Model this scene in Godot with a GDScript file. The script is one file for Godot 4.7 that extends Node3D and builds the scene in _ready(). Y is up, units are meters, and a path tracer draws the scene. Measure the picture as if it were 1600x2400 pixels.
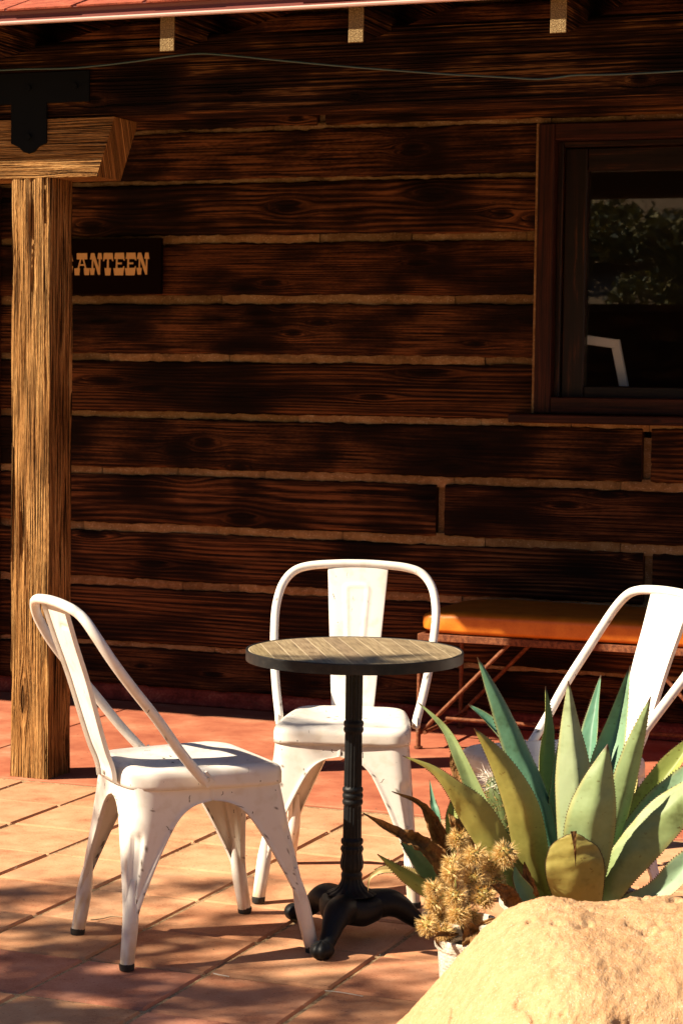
extends Node3D
# A patio in front of a log cabin: white metal chairs round a bistro table, potted agave and cactus, a boulder, a bench under the porch.

const CAM_Y := 1.36            # metres above the patio
const FOCAL := 5000.0          # focal length in pixels of the 1600 x 2400 photograph
const PITCH := 0.063913        # looking slightly down
const ROLL := 0.013
const WALL_TURN := 0.366519    # 21 degrees: the cabin's front recedes to the left
var fw: Vector3
var rt: Vector3
var up: Vector3
var eye := Vector3(0, CAM_Y, 0)
var w0: Vector3                # foot of the wall, origin of the cabin's own axes
var wn: Vector3                # out of the wall
var wd: Vector3                # along the wall, to the right
var M := {}
var used := {}
var rng := RandomNumberGenerator.new()


class MB:
	var v := PackedVector3Array()
	var t := PackedVector2Array()
	var c := PackedColorArray()
	var ix := PackedInt32Array()
	var cur := Color(1, 1, 1)
	var uo := Vector2.ZERO
	func vert(p: Vector3, uv := Vector2.ZERO) -> int:
		v.append(p); t.append(uv + uo); c.append(cur)
		return v.size() - 1
	func tri(a: Vector3, b: Vector3, d: Vector3) -> void:
		var i := vert(a); vert(b); vert(d)
		ix.append_array(PackedInt32Array([i, i + 1, i + 2]))
	func quad(a: Vector3, b: Vector3, d: Vector3, e: Vector3, ua := Vector2.ZERO, ub := Vector2.ZERO, ud := Vector2.ZERO, ue := Vector2.ZERO) -> void:
		var i := vert(a, ua); vert(b, ub); vert(d, ud); vert(e, ue)
		ix.append_array(PackedInt32Array([i, i + 1, i + 2, i, i + 2, i + 3]))
	func grid(rows: Array, wrap := false, us := 1.0, vs := 1.0, cols: Array = []) -> void:
		var first := v.size()
		var w: int = rows[0].size()
		for r in rows.size():
			var row: PackedVector3Array = rows[r]
			for k in w:
				if cols.size() > 0:
					cur = cols[r][k]
				vert(row[k], Vector2(us * k / float(w), vs * r / float(rows.size())))
		for r in rows.size() - 1:
			for k in (w if wrap else w - 1):
				var k2 := (k + 1) % w
				var a := first + r * w + k
				var b := first + r * w + k2
				var d := first + (r + 1) * w + k2
				var e := first + (r + 1) * w + k
				ix.append_array(PackedInt32Array([a, b, d, a, d, e]))
	func fan(ring: PackedVector3Array, centre: Vector3, flip := false) -> void:
		var first := vert(centre)
		for p in ring:
			vert(p)
		var n := ring.size()
		for k in n:
			var a := first + 1 + k
			var b := first + 1 + (k + 1) % n
			ix.append_array(PackedInt32Array([first, b, a] if flip else [first, a, b]))
	func box(mid: Vector3, size: Vector3, bev := 0.0, b := Basis.IDENTITY, uvl := -1) -> void:
		# bevelled box; texture runs along the longest side
		var h := size / 2.0
		var e := minf(bev, minf(h.x, minf(h.y, h.z)) * 0.6)
		var long := uvl
		if long < 0:
			long = 0 if size.x >= size.y and size.x >= size.z else (1 if size.y >= size.z else 2)
		for ax in 3:
			var a1 := (ax + 1) % 3
			var a2 := (ax + 2) % 3
			for s in [-1.0, 1.0]:
				var pts := []
				for q in [[-1, -1], [1, -1], [1, 1], [-1, 1]]:
					var p := Vector3.ZERO
					p[ax] = s * h[ax]
					p[a1] = q[0] * (h[a1] - e)
					p[a2] = q[1] * (h[a2] - e)
					pts.append(p)
				if s > 0:
					pts.reverse()
				var u := []
				for p in pts:
					if ax == long:
						u.append(Vector2(p[a1], p[a2]))
					else:
						var other: int = a1 if a2 == long else a2
						u.append(Vector2(p[long], p[other] + ax * 0.13 + s * 0.07))
				quad(mid + b * pts[0], mid + b * pts[1], mid + b * pts[2], mid + b * pts[3], u[0], u[1], u[2], u[3])
		if e <= 0.0:
			return
		for ax in 3:
			var a1 := (ax + 1) % 3
			var a2 := (ax + 2) % 3
			for s1 in [-1.0, 1.0]:
				for s2 in [-1.0, 1.0]:
					var p := []
					for k in 4:
						var q := Vector3.ZERO
						var end := -1.0 if k == 0 or k == 3 else 1.0
						q[ax] = end * (h[ax] - e)
						if k < 2:
							q[a1] = s1 * h[a1]; q[a2] = s2 * (h[a2] - e)
						else:
							q[a1] = s1 * (h[a1] - e); q[a2] = s2 * h[a2]
						p.append(q)
					if s1 * s2 < 0:
						p.reverse()
					var u := []
					for q in p:
						u.append(Vector2(q[long], q[a1] + q[a2]) if ax == long else Vector2(q[long], q[ax]))
					quad(mid + b * p[0], mid + b * p[1], mid + b * p[2], mid + b * p[3], u[0], u[1], u[2], u[3])
		for sx in [-1.0, 1.0]:
			for sy in [-1.0, 1.0]:
				for sz in [-1.0, 1.0]:
					var p1 := Vector3(sx * h.x, sy * (h.y - e), sz * (h.z - e))
					var p2 := Vector3(sx * (h.x - e), sy * h.y, sz * (h.z - e))
					var p3 := Vector3(sx * (h.x - e), sy * (h.y - e), sz * h.z)
					if sx * sy * sz > 0:
						tri(mid + b * p1, mid + b * p3, mid + b * p2)
					else:
						tri(mid + b * p1, mid + b * p2, mid + b * p3)
	func tube(path: PackedVector3Array, radii, sides := 10, caps := true, flat := 1.0) -> void:
		var rows := []
		var n := path.size()
		var side := Vector3.ZERO
		for k in n:
			var d := (path[mini(k + 1, n - 1)] - path[maxi(k - 1, 0)]).normalized()
			if side == Vector3.ZERO:
				side = d.cross(Vector3(0.31, 0.12, 0.94)).normalized()
			side = (side - d * side.dot(d)).normalized()
			var o := d.cross(side)
			var r: float = radii[k] if radii is Array or radii is PackedFloat32Array else radii
			var row := PackedVector3Array()
			for j in sides:
				var a := TAU * j / sides
				row.append(path[k] + (side * cos(a) + o * sin(a) * flat) * r)
			rows.append(row)
		grid(rows, true, 1.0, float(n) * 0.3)
		if caps:
			fan(rows[0], path[0], true)
			fan(rows[n - 1], path[n - 1], false)
	func lathe(prof: Array, segs := 32, at := Vector3.ZERO, flutes := 0, depth := 0.0) -> void:
		# profile entries: [radius, height, share of fluting]
		var rows := []
		for p in prof:
			var row := PackedVector3Array()
			for j in segs:
				var a := TAU * j / segs
				var r: float = p[0]
				if flutes > 0 and p.size() > 2:
					r *= 1.0 + depth * p[2] * (absf(cos(a * flutes / 2.0)) - 0.6)
				row.append(at + Vector3(r * cos(a), p[1], r * sin(a)))
			rows.append(row)
		grid(rows, true)
	func done(mat: Material) -> ArrayMesh:
		var nn := PackedVector3Array()
		nn.resize(v.size())
		for k in range(0, ix.size(), 3):
			var f := (v[ix[k + 2]] - v[ix[k]]).cross(v[ix[k + 1]] - v[ix[k]])
			nn[ix[k]] += f; nn[ix[k + 1]] += f; nn[ix[k + 2]] += f
		for k in nn.size():
			nn[k] = nn[k].normalized() if nn[k].length_squared() > 0 else Vector3.UP
		var a := []
		a.resize(Mesh.ARRAY_MAX)
		a[Mesh.ARRAY_VERTEX] = v; a[Mesh.ARRAY_NORMAL] = nn; a[Mesh.ARRAY_TEX_UV] = t; a[Mesh.ARRAY_COLOR] = c; a[Mesh.ARRAY_INDEX] = ix
		var m := ArrayMesh.new()
		m.add_surface_from_arrays(Mesh.PRIMITIVE_TRIANGLES, a)
		m.surface_set_material(0, mat)
		return m


func numbered(called: String) -> String:
	used[called] = used.get(called, 0) + 1
	return called if used[called] == 1 else "%s_%03d" % [called, used[called] - 1]

func put(called: String, mesh: Mesh, parent: Node = self) -> MeshInstance3D:
	var o := MeshInstance3D.new()
	o.mesh = mesh
	o.name = numbered(called) if parent == self else called
	parent.add_child(o, true)
	return o

func thing(called: String, label: String, category: String, at := Vector3.ZERO, turn := 0.0, group := "") -> Node3D:
	var o := Node3D.new()
	o.name = numbered(called)
	add_child(o, true)
	o.position = at
	o.rotation.y = turn
	return tag(o, label, category, group)

func tag(o: Node3D, label: String, category: String, group := "") -> Node3D:
	o.set_meta("label", label); o.set_meta("category", category)
	if group:
		o.set_meta("group", group)
	return o

func sub(called: String, parent: Node) -> Node3D:
	var o := Node3D.new()
	o.name = called
	parent.add_child(o, true)
	return o

# --- from pixels of the photograph to places -------------------------------------------------
func ray(px: float, py: float) -> Vector3:
	return fw + rt * (px - 800.0) / FOCAL - up * (py - 1200.0) / FOCAL

func gnd(px: float, py: float, y := 0.0) -> Vector3:
	var d := ray(px, py)
	return eye + d * ((y - eye.y) / d.y)

func dep(px: float, py: float, depth: float) -> Vector3:
	var d := ray(px, py)
	return eye + d * (depth / -d.z)

func wpt(u: float, y: float, off := 0.0) -> Vector3:   # in the cabin's own axes (its node stands at w0, turned)
	return Vector3(u, y, off)

func wpx(px: float, py: float, off := 0.0) -> Vector3: # the pixel on a plane parallel to the wall, in the cabin's own axes
	var d := ray(px, py)
	var p := eye + d * ((w0 + wn * off - eye).dot(wn) / d.dot(wn)) - w0
	return Vector3(p.dot(wd), p.y, off)

func catmull(p: PackedVector3Array, per := 6) -> PackedVector3Array:
	var out := PackedVector3Array()
	for k in p.size() - 1:
		var a := p[maxi(k - 1, 0)]
		var d := p[mini(k + 2, p.size() - 1)]
		for j in per:
			out.append(p[k].cubic_interpolate(p[k + 1], a, d, j / float(per)))
	out.append(p[p.size() - 1])
	return out

# --- textures ---------------------------------------------------------------------------------
func bytes(seed_: int, freq: float, w: int, h: int, w2: int, h2: int, oct := 3, kind := FastNoiseLite.TYPE_SIMPLEX_SMOOTH) -> PackedByteArray:
	var n := FastNoiseLite.new()
	n.seed = seed_
	n.noise_type = kind
	n.frequency = freq
	n.fractal_octaves = oct
	var im := n.get_seamless_image(w, h, false, false, 0.15, true)
	im.convert(Image.FORMAT_L8)
	if w2 != w or h2 != h:
		# enlarge four tiles laid together and keep the middle, so that the enlarged tile still joins
		var four := Image.create(w * 2, h * 2, false, Image.FORMAT_L8)
		for k in 4:
			four.blit_rect(im, Rect2i(0, 0, w, h), Vector2i((k % 2) * w, (k / 2) * h))
		four.resize(w2 * 2, h2 * 2, Image.INTERPOLATE_CUBIC)
		im = four.get_region(Rect2i(w2 / 2, h2 / 2, w2, h2))
	return im.get_data()

func lut(stops: Array) -> PackedByteArray:
	# stops: [position 0..1, linear colour]
	var out := PackedByteArray()
	for k in 256:
		var x := k / 255.0
		var c: Color = stops[stops.size() - 1][1]
		for s in stops.size() - 1:
			if x <= stops[s + 1][0]:
				c = (stops[s][1] as Color).lerp(stops[s + 1][1], clampf((x - stops[s][0]) / (stops[s + 1][0] - stops[s][0]), 0, 1))
				break
		c = c.linear_to_srgb()
		out.append_array(PackedByteArray([c.r8, c.g8, c.b8]))
	return out

func tex(w: int, h: int, d: PackedByteArray, f: int) -> ImageTexture:
	return ImageTexture.create_from_image(Image.create_from_data(w, h, false, f, d))

func wood(seed_: int, w: int, h: int, stops: Array, knots: int, ringf: float, ringw: float, stain: float, crack: float, stretch := 12) -> Array:
	# grain runs along the texture's width
	var r := RandomNumberGenerator.new()
	r.seed = seed_
	var fib := bytes(seed_ + 1, 0.22, stretch, h, w, h, 2)
	var fib2 := bytes(seed_ + 2, 0.07, stretch * 3, h, w, h, 3)
	var low := bytes(seed_ + 3, 0.05, 32, 64, w, h, 2)
	var low2 := bytes(seed_ + 4, 0.045, 64, 32, w, h, 3)
	var fine := bytes(seed_ + 5, 0.4, stretch * 8, h, w, h, 2)
	var blot := bytes(seed_ + 6, 0.045, 128, 96, w, h, 4)
	var dv := PackedFloat32Array(); dv.resize(w * h)
	var dark := PackedFloat32Array(); dark.resize(w * h); dark.fill(1.0)
	for k in knots:
		var cx := r.randi_range(0, w - 1)
		var cy := r.randi_range(0, h - 1)
		var rad := r.randf_range(0.018, 0.036) * h
		for y in range(int(cy - rad * 4), int(cy + rad * 4)):
			for x in range(int(cx - rad * 6), int(cx + rad * 6)):
				var dx := (x - cx) / rad / 1.6
				var dy := (y - cy) / rad
				var q := dx * dx + dy * dy
				var i := posmod(y, h) * w + posmod(x, w)
				dv[i] += -signf(dy) * rad * 1.5 * exp(-q * 0.35) * minf(1.0, absf(dy) * 2.0)
				if q < 1.2:
					dark[i] = minf(dark[i], 0.25 + 0.5 * q)
	var table := lut(stops)
	var alb := PackedByteArray(); alb.resize(w * h * 3)
	var hei := PackedByteArray(); hei.resize(w * h)
	var rest := 1.0 - ringw
	for y in h:
		for x in w:
			var i := y * w + x
			var j := posmod(y + int(dv[i]), h) * w + x
			var ring := 0.5 + 0.5 * sin((y + dv[i] + low[i] * 0.12) * ringf)
			var g := rest * (0.46 * fib[j] / 255.0 + 0.30 * fib2[j] / 255.0 + 0.24 * fine[j] / 255.0) + ringw * ring
			var cr := 1.0
			if fib[j] < 88:
				cr = maxf(0.02, 1.0 - crack * (88 - fib[j]) / 60.0)
			hei[i] = clampi(int(255.0 * (g * 0.7 + 0.3) * cr), 0, 255)
			var s := lerpf(1.0, clampf(low2[i] / 128.0 * (0.45 + blot[i] / 230.0), 0.08, 1.5), stain)
			var val := clampi(int(255.0 * clampf((g - 0.2) * 1.65, 0, 1) * s * dark[i] * cr), 0, 255) * 3
			alb[i * 3] = table[val]; alb[i * 3 + 1] = table[val + 1]; alb[i * 3 + 2] = table[val + 2]
	return [tex(w, h, alb, Image.FORMAT_RGB8), tex(w, h, hei, Image.FORMAT_L8)]

func mottle(seed_: int, size: int, stops: Array, layers: Array, specks := 0, speck := Color.BLACK) -> Array:
	# layers: [frequency, weight]
	var sum := PackedFloat32Array(); sum.resize(size * size)
	var tot := 0.0
	for k in layers.size():
		var b := bytes(seed_ + k * 7, layers[k][0], size, size, size, size, 3)
		var wt: float = layers[k][1]
		tot += wt
		for i in b.size():
			sum[i] += b[i] * wt
	var table := lut(stops)
	var alb := PackedByteArray(); alb.resize(size * size * 3)
	var hei := PackedByteArray(); hei.resize(size * size)
	for i in sum.size():
		var val := clampi(int((sum[i] / tot - 128.0) * 1.6 + 128.0), 0, 255)
		hei[i] = val
		val *= 3
		alb[i * 3] = table[val]; alb[i * 3 + 1] = table[val + 1]; alb[i * 3 + 2] = table[val + 2]
	var r := RandomNumberGenerator.new()
	r.seed = seed_
	var sc := speck.linear_to_srgb()
	for k in specks:
		var i := r.randi_range(0, size * size - 1)
		var n := r.randi_range(1, 3)
		for a in n:
			var j := (i + a + (size if r.randf() < 0.5 else 0)) % (size * size)
			alb[j * 3] = sc.r8; alb[j * 3 + 1] = sc.g8; alb[j * 3 + 2] = sc.b8
			hei[j] = hei[j] / 2
	return [tex(size, size, alb, Image.FORMAT_RGB8), tex(size, size, hei, Image.FORMAT_L8)]

func chipped(seed_: int, size: int, base: Color, grime: Color, chip: Color, count: int) -> ImageTexture:
	# old paint: faint grime, thin chips that run mostly along one way
	var b := bytes(seed_, 0.012, size, size, size, size, 4)
	var table := lut([[0.0, grime], [0.45, base], [1.0, base]])
	var d := PackedByteArray(); d.resize(size * size * 3)
	for i in b.size():
		var val := b[i] * 3
		d[i * 3] = table[val]; d[i * 3 + 1] = table[val + 1]; d[i * 3 + 2] = table[val + 2]
	var r := RandomNumberGenerator.new()
	r.seed = seed_
	var cc := chip.linear_to_srgb()
	for k in count:
		var x := r.randf() * size
		var y := r.randf() * size
		var ang := PI / 2 + r.randfn(0.0, 0.22) if r.randf() < 0.8 else r.randf() * TAU
		var n := int(r.randf_range(3, 10) if r.randf() < 0.7 else r.randf_range(10, 34))
		var wide := r.randf_range(0.3, 1.6)
		for s in n:
			ang += r.randfn(0.0, 0.12)
			x += cos(ang); y += sin(ang)
			if r.randf() < 0.13:
				continue
			for q in range(int(-wide), int(wide) + 1):
				var i := posmod(int(y), size) * size + posmod(int(x) + q, size)
				d[i * 3] = cc.r8; d[i * 3 + 1] = cc.g8; d[i * 3 + 2] = cc.b8
	return tex(size, size, d, Image.FORMAT_RGB8)

func mat(name_: String, albedo: Color, rough := 0.7, metal := 0.0, spec := 0.5) -> StandardMaterial3D:
	var m := StandardMaterial3D.new()
	m.resource_name = name_
	m.albedo_color = albedo.linear_to_srgb()
	m.roughness = rough
	m.metallic = metal
	m.metallic_specular = spec
	M[name_] = m
	return m

func textured(name_: String, pair: Array, rough: float, relief: float, uvs: Vector3, tri := "", spec := 0.3) -> StandardMaterial3D:
	var m := mat(name_, Color(1, 1, 1), rough, 0.0, spec)
	m.albedo_texture = pair[0]
	if relief > 0:
		m.heightmap_enabled = true
		m.heightmap_texture = pair[1]
		m.heightmap_scale = relief
	m.uv1_scale = uvs
	m.vertex_color_use_as_albedo = true
	if tri:
		m.uv1_triplanar = true
		m.uv1_world_triplanar = tri == "world"
	return m

func materials() -> void:
	var L := func(r, g, b): return Color(r, g, b)
	# one dark-stained timber for the whole wall, in two cuts: straight grain and wavy grain
	var stain := [[0.0, L.call(.0025, .001, .0006)], [0.3, L.call(.0145, .0053, .0022)], [0.62, L.call(.058, .021, .0078)], [1.0, L.call(.165, .066, .024)]]
	textured("log", wood(11, 1024, 512, stain, 12, 0.5, 0.10, 0.95, 0.45, 20), 0.8, 0.3, Vector3(1 / 2.4, 1 / 0.6, 1), "", 0.25)
	textured("log_wavy", wood(57, 1024, 512, stain, 10, 0.42, 0.26, 0.9, 0.4, 16), 0.8, 0.4, Vector3(1 / 2.4, 1 / 0.6, 1), "", 0.25)
	var postp := wood(23, 1024, 512, [[0.0, L.call(.006, .0025, .001)], [0.15, L.call(.08, .034, .0105)], [0.5, L.call(.31, .15, .047)], [1.0, L.call(.55, .325, .125)]], 4, 0.6, 0.06, 0.4, 1.15, 22)
	textured("post", postp, 0.85, 2.2, Vector3(1 / 2.0, 1 / 0.45, 1), "", 0.2)
	var beamp := wood(31, 1024, 256, [[0.0, L.call(.0025, .0012, .0007)], [0.35, L.call(.012, .0045, .0020)], [0.7, L.call(.045, .016, .006)], [1.0, L.call(.17, .075, .024)]], 3, 0.5, 0.08, 0.8, 0.9, 9)
	textured("beam", beamp, 0.85, 0.9, Vector3(1 / 1.8, 1 / 0.4, 1), "", 0.2)
	var tabp := wood(41, 512, 256, [[0.0, L.call(.13, .093, .054)], [0.4, L.call(.26, .192, .108)], [1.0, L.call(.38, .295, .175)]], 2, 0.5, 0.05, 0.5, 0.2, 16)
	textured("table_wood", tabp, 0.6, 0.05, Vector3(1 / 0.5, 1 / 0.25, 1), "", 0.4)
	var trimp := wood(67, 512, 256, [[0.0, L.call(.005, .0014, .0009)], [0.4, L.call(.026, .0062, .003)], [1.0, L.call(.07, .018, .008)]], 1, 0.3, 0.15, 0.3, 0.4, 8)
	textured("trim", trimp, 0.6, 0.12, Vector3(1 / 1.2, 1 / 0.4, 1), "", 0.35)
	textured("sash", wood(71, 512, 256, [[0.0, L.call(.003, .0015, .001)], [0.5, L.call(.009, .0042, .003)], [0.8, L.call(.016, .006, .0035)], [1.0, L.call(.07, .024, .009)]], 2, 0.2, 0.3, 0.3, 0.2, 10), 0.45, 0.08, Vector3(1 / 1.2, 1 / 0.4, 1), "", 0.4)
	var endp := mottle(201, 128, [[0.0, L.call(.02, .012, .006)], [0.4, L.call(.22, .14, .06)], [1.0, L.call(.55, .40, .20)]], [[0.12, 1.0], [0.3, 1.0]])
	textured("end_grain", endp, 0.85, 0.4, Vector3(14, 14, 14), "own", 0.2)
	textured("mortar", mottle(301, 256, [[0.0, L.call(.08, .042, .016)], [0.5, L.call(.28, .165, .072)], [1.0, L.call(.46, .32, .165)]], [[0.01, 1.2], [0.05, 0.7], [0.3, 0.9]], 900, L.call(.7, .6, .45)), 0.95, 0.3, Vector3(2.2, 2.2, 2.2), "world", 0.2)
	textured("paver", mottle(401, 512, [[0.0, L.call(.34, .135, .066)], [0.45, L.call(.53, .27, .142)], [1.0, L.call(.64, .38, .22)]], [[0.006, 1.0], [0.02, 0.7], [0.12, 0.5], [0.35, 0.8]], 500, L.call(.16, .05, .03)), 0.88, 0.12, Vector3(1.3, 1.3, 1.3), "world", 0.3)
	textured("slab", mottle(431, 512, [[0.0, L.call(.28, .075, .042)], [0.5, L.call(.41, .135, .072)], [0.8, L.call(.46, .19, .105)], [1.0, L.call(.52, .28, .18)]], [[0.004, 1.0], [0.012, 1.0], [0.05, 0.5], [0.3, 0.3]], 250, L.call(.1, .03, .02)), 0.8, 0.06, Vector3(0.8, 0.8, 0.8), "world", 0.3)
	textured("grout", mottle(451, 256, [[0.0, L.call(.12, .07, .035)], [0.5, L.call(.36, .235, .125)], [1.0, L.call(.58, .43, .26)]], [[0.05, 0.6], [0.35, 1.2]], 700, L.call(.6, .52, .36)), 0.95, 0.4, Vector3(3, 3, 3), "world", 0.2)
	textured("dirt", mottle(461, 256, [[0.0, L.call(.2, .13, .07)], [1.0, L.call(.4, .28, .17)]], [[0.02, 1.0], [0.2, 1.0]]), 0.95, 0.3, Vector3(0.5, 0.5, 0.5), "world", 0.2)
	textured("plinth", mottle(471, 256, [[0.0, L.call(.07, .015, .011)], [0.6, L.call(.26, .052, .038)], [1.0, L.call(.42, .17, .11)]], [[0.02, 1.0], [0.2, 0.6]]), 0.85, 0.2, Vector3(1.5, 1.5, 1.5), "world", 0.3)
	textured("rock", mottle(501, 512, [[0.0, L.call(.11, .045, .018)], [0.2, L.call(.35, .165, .066)], [0.45, L.call(.47, .275, .132)], [0.7, L.call(.52, .325, .17)], [1.0, L.call(.66, .50, .33)]], [[0.012, 0.6], [0.035, 0.8], [0.12, 1.0], [0.4, 1.3]], 1600, L.call(.88, .82, .74)), 0.8, 0.35, Vector3(2.4, 2.4, 2.4), "own", 0.35)
	var paint := mat("paint", Color(1, 1, 1), 0.32, 0.0, 0.5)
	paint.albedo_texture = chipped(601, 1024, L.call(.78, .735, .67), L.call(.68, .61, .51), L.call(.03, .02, .012), 120)
	paint.vertex_color_use_as_albedo = true
	paint.uv1_triplanar = true
	paint.uv1_scale = Vector3(1.6, 1.6, 1.6)
	paint.uv1_triplanar_sharpness = 8.0
	mat("rubber", L.call(.02, .018, .016), 0.7)
	mat("bolt", L.call(.6, .56, .5), 0.35, 0.3)
	mat("hole", L.call(.02, .02, .02), 0.9)
	var ir := textured("iron", mottle(611, 256, [[0.0, L.call(.002, .0028, .0035)], [0.6, L.call(.005, .006, .007)], [1.0, L.call(.011, .011, .011)]], [[0.03, 1.0], [0.2, 0.7]]), 0.5, 0.03, Vector3(4, 4, 4), "own", 0.35)
	ir.metallic = 0.0
	textured("rim_metal", mottle(621, 256, [[0.0, L.call(.006, .007, .008)], [0.6, L.call(.012, .0125, .013)], [1.0, L.call(.03, .026, .021)]], [[0.03, 1.0], [0.2, 0.7]]), 0.5, 0.03, Vector3(4, 4, 4), "own", 0.4)
	textured("rust", mottle(631, 256, [[0.0, L.call(.05, .014, .006)], [0.5, L.call(.17, .052, .018)], [1.0, L.call(.34, .13, .05)]], [[0.03, 1.0], [0.15, 1.0]]), 0.7, 0.05, Vector3(5, 5, 5), "own", 0.4)
	textured("vinyl", mottle(641, 256, [[0.0, L.call(.58, .15, .010)], [0.5, L.call(.68, .195, .014)], [1.0, L.call(.74, .24, .02)]], [[0.02, 1.0], [0.2, 0.4]]), 0.42, 0.03, Vector3(2, 2, 2), "own", 0.5)
	textured("roof_red", mottle(651, 256, [[0.0, L.call(.16, .045, .03)], [0.5, L.call(.38, .095, .055)], [1.0, L.call(.5, .16, .09)]], [[0.03, 0.8], [0.35, 1.2]], 600, L.call(.08, .03, .02)), 0.9, 0.25, Vector3(2.5, 2.5, 2.5), "own", 0.2)
	mat("gutter", L.call(.16, .045, .035), 0.4, 0.0, 0.5)
	mat("drip", L.call(.62, .40, .34), 0.4, 0.0, 0.5)
	mat("cable", L.call(.03, .07, .06), 0.3, 0.0, 0.6)
	mat("sign_board", L.call(.006, .0022, .0014), 0.9, 0.0, 0.15)
	mat("sign_letter", L.call(.74, .48, .19), 0.7)
	mat("strap", L.call(.003, .004, .005), 0.7, 0.0, 0.25)
	mat("room", L.call(.10, .07, .05), 0.9)
	mat("frame_white", L.call(.62, .68, .70), 0.5)
	var gl := mat("glass", Color(0.05, 0.06, 0.06, 0.005), 0.01, 0.0, 0.75)
	gl.transparency = BaseMaterial3D.TRANSPARENCY_ALPHA
	var leaf := textured("leaf", mottle(701, 256, [[0.0, L.call(.48, .46, .36)], [0.3, L.call(.84, .85, .78)], [0.6, L.call(.97, .98, .95)], [1.0, L.call(1.1, 1.1, 1.1)]], [[0.01, 1.0], [0.04, 0.8], [0.15, 0.6]], 120, L.call(.35, .22, .12)), 0.5, 0.05, Vector3(2, 2, 2), "own", 0.4)
	leaf.backlight_enabled = true
	leaf.backlight = Color(0.16, 0.17, 0.08)
	textured("dry_leaf", mottle(711, 256, [[0.0, L.call(.12, .10, .09)], [0.5, L.call(.65, .6, .55)], [1.0, L.call(1.2, 1.15, 1.05)]], [[0.03, 1.0], [0.12, 1.0], [0.3, 0.5]]), 0.85, 0.3, Vector3(4, 4, 4), "own", 0.2)
	var sp := mat("spine", Color(1, 1, 1), 0.6)
	sp.vertex_color_use_as_albedo = true
	sp.backlight_enabled = true
	sp.backlight = Color(0.3, 0.24, 0.14)
	textured("pot", mottle(721, 256, [[0.0, L.call(.22, .18, .13)], [0.35, L.call(.5, .45, .37)], [1.0, L.call(.72, .68, .6)]], [[0.03, 1.0], [0.12, 0.8]]), 0.9, 0.3, Vector3(4, 4, 4), "own", 0.2)
	textured("soil", mottle(731, 128, [[0.0, L.call(.03, .02, .012)], [1.0, L.call(.12, .08, .05)]], [[0.1, 1.0], [0.3, 1.0]]), 0.95, 0.5, Vector3(5, 5, 5), "own", 0.2)
	textured("bark", mottle(741, 256, [[0.0, L.call(.05, .035, .02)], [1.0, L.call(.2, .15, .1)]], [[0.05, 1.0], [0.3, 0.6]]), 0.9, 0.8, Vector3(3, 1, 3), "own", 0.2)
	var gr := mat("tree_leaf", L.call(.07, .10, .03), 0.6)
	gr.backlight_enabled = true
	gr.backlight = Color(0.3, 0.36, 0.12)
	var sh := mat("scrub", Color(1, 1, 1), 0.8)
	sh.vertex_color_use_as_albedo = true

func _ready() -> void:
	rng.seed = 7
	# --- camera, sky, sun -------------------------------------------------------------------
	var cp := cos(PITCH)
	var sp := sin(PITCH)
	fw = Vector3(0, -sp, -cp)
	rt = Vector3(1, 0, 0) * cos(ROLL) + Vector3(0, cp, -sp) * sin(ROLL)
	up = Vector3(0, cp, -sp) * cos(ROLL) - Vector3(1, 0, 0) * sin(ROLL)
	var cam := Camera3D.new()
	cam.name = "camera"
	add_child(cam)
	cam.transform = Transform3D(Basis(rt, up, -fw), eye)
	cam.fov = rad_to_deg(2.0 * atan(1200.0 / FOCAL))
	cam.near = 0.05
	cam.far = 600.0
	cam.current = true
	var lens := CameraAttributesPhysical.new()
	lens.frustum_focal_length = 12.0 / tan(deg_to_rad(cam.fov) / 2.0)
	lens.frustum_focus_distance = 5.3
	lens.exposure_aperture = 9.0
	cam.attributes = lens
	var sky := ProceduralSkyMaterial.new()
	sky.sky_top_color = Color(0.13, 0.24, 0.50).linear_to_srgb()
	sky.sky_horizon_color = Color(0.36, 0.43, 0.52).linear_to_srgb()
	sky.sky_curve = 0.18
	sky.ground_bottom_color = Color(0.12, 0.09, 0.06).linear_to_srgb()
	sky.ground_horizon_color = Color(0.25, 0.22, 0.18).linear_to_srgb()
	sky.sun_angle_max = 8.0
	sky.sun_curve = 0.05
	var env := Environment.new()
	env.background_mode = Environment.BG_SKY
	env.sky = Sky.new()
	env.sky.sky_material = sky
	env.background_energy_multiplier = 0.24
	env.tonemap_mode = Environment.TONE_MAPPER_LINEAR
	env.tonemap_exposure = 2.45
	env.sdfgi_enabled = true
	env.ssao_enabled = true
	env.ssil_enabled = true
	var we := WorldEnvironment.new()
	we.name = "environment"
	we.environment = env
	add_child(we)
	var sun := DirectionalLight3D.new()
	sun.name = "sun"
	sun.light_energy = 1.6
	sun.light_color = Color(1.0, 0.93, 0.825)
	sun.light_angular_distance = 0.53
	sun.shadow_enabled = true
	add_child(sun)
	sun.basis = Basis.looking_at(-sun_to(), Vector3.UP)
	# --- the place ----------------------------------------------------------------------------
	wn = Vector3(-sin(WALL_TURN), 0, cos(WALL_TURN))
	wd = Vector3(cos(WALL_TURN), 0, sin(WALL_TURN))
	w0 = gnd(600, 1665)
	materials()
	ground()
	cabin()
	hills()
	shed()
	tree()
	sign_and_cable()
	bench()
	chairs()
	table()
	plants()
	boulder()
	litter()

func sun_to() -> Vector3:
	var az := deg_to_rad(13.0)
	var el := deg_to_rad(38.5)
	return Vector3(-cos(az) * cos(el), sin(el), sin(az) * cos(el))

func structure(o: Node3D) -> Node3D:
	o.set_meta("kind", "structure")
	return o

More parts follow.
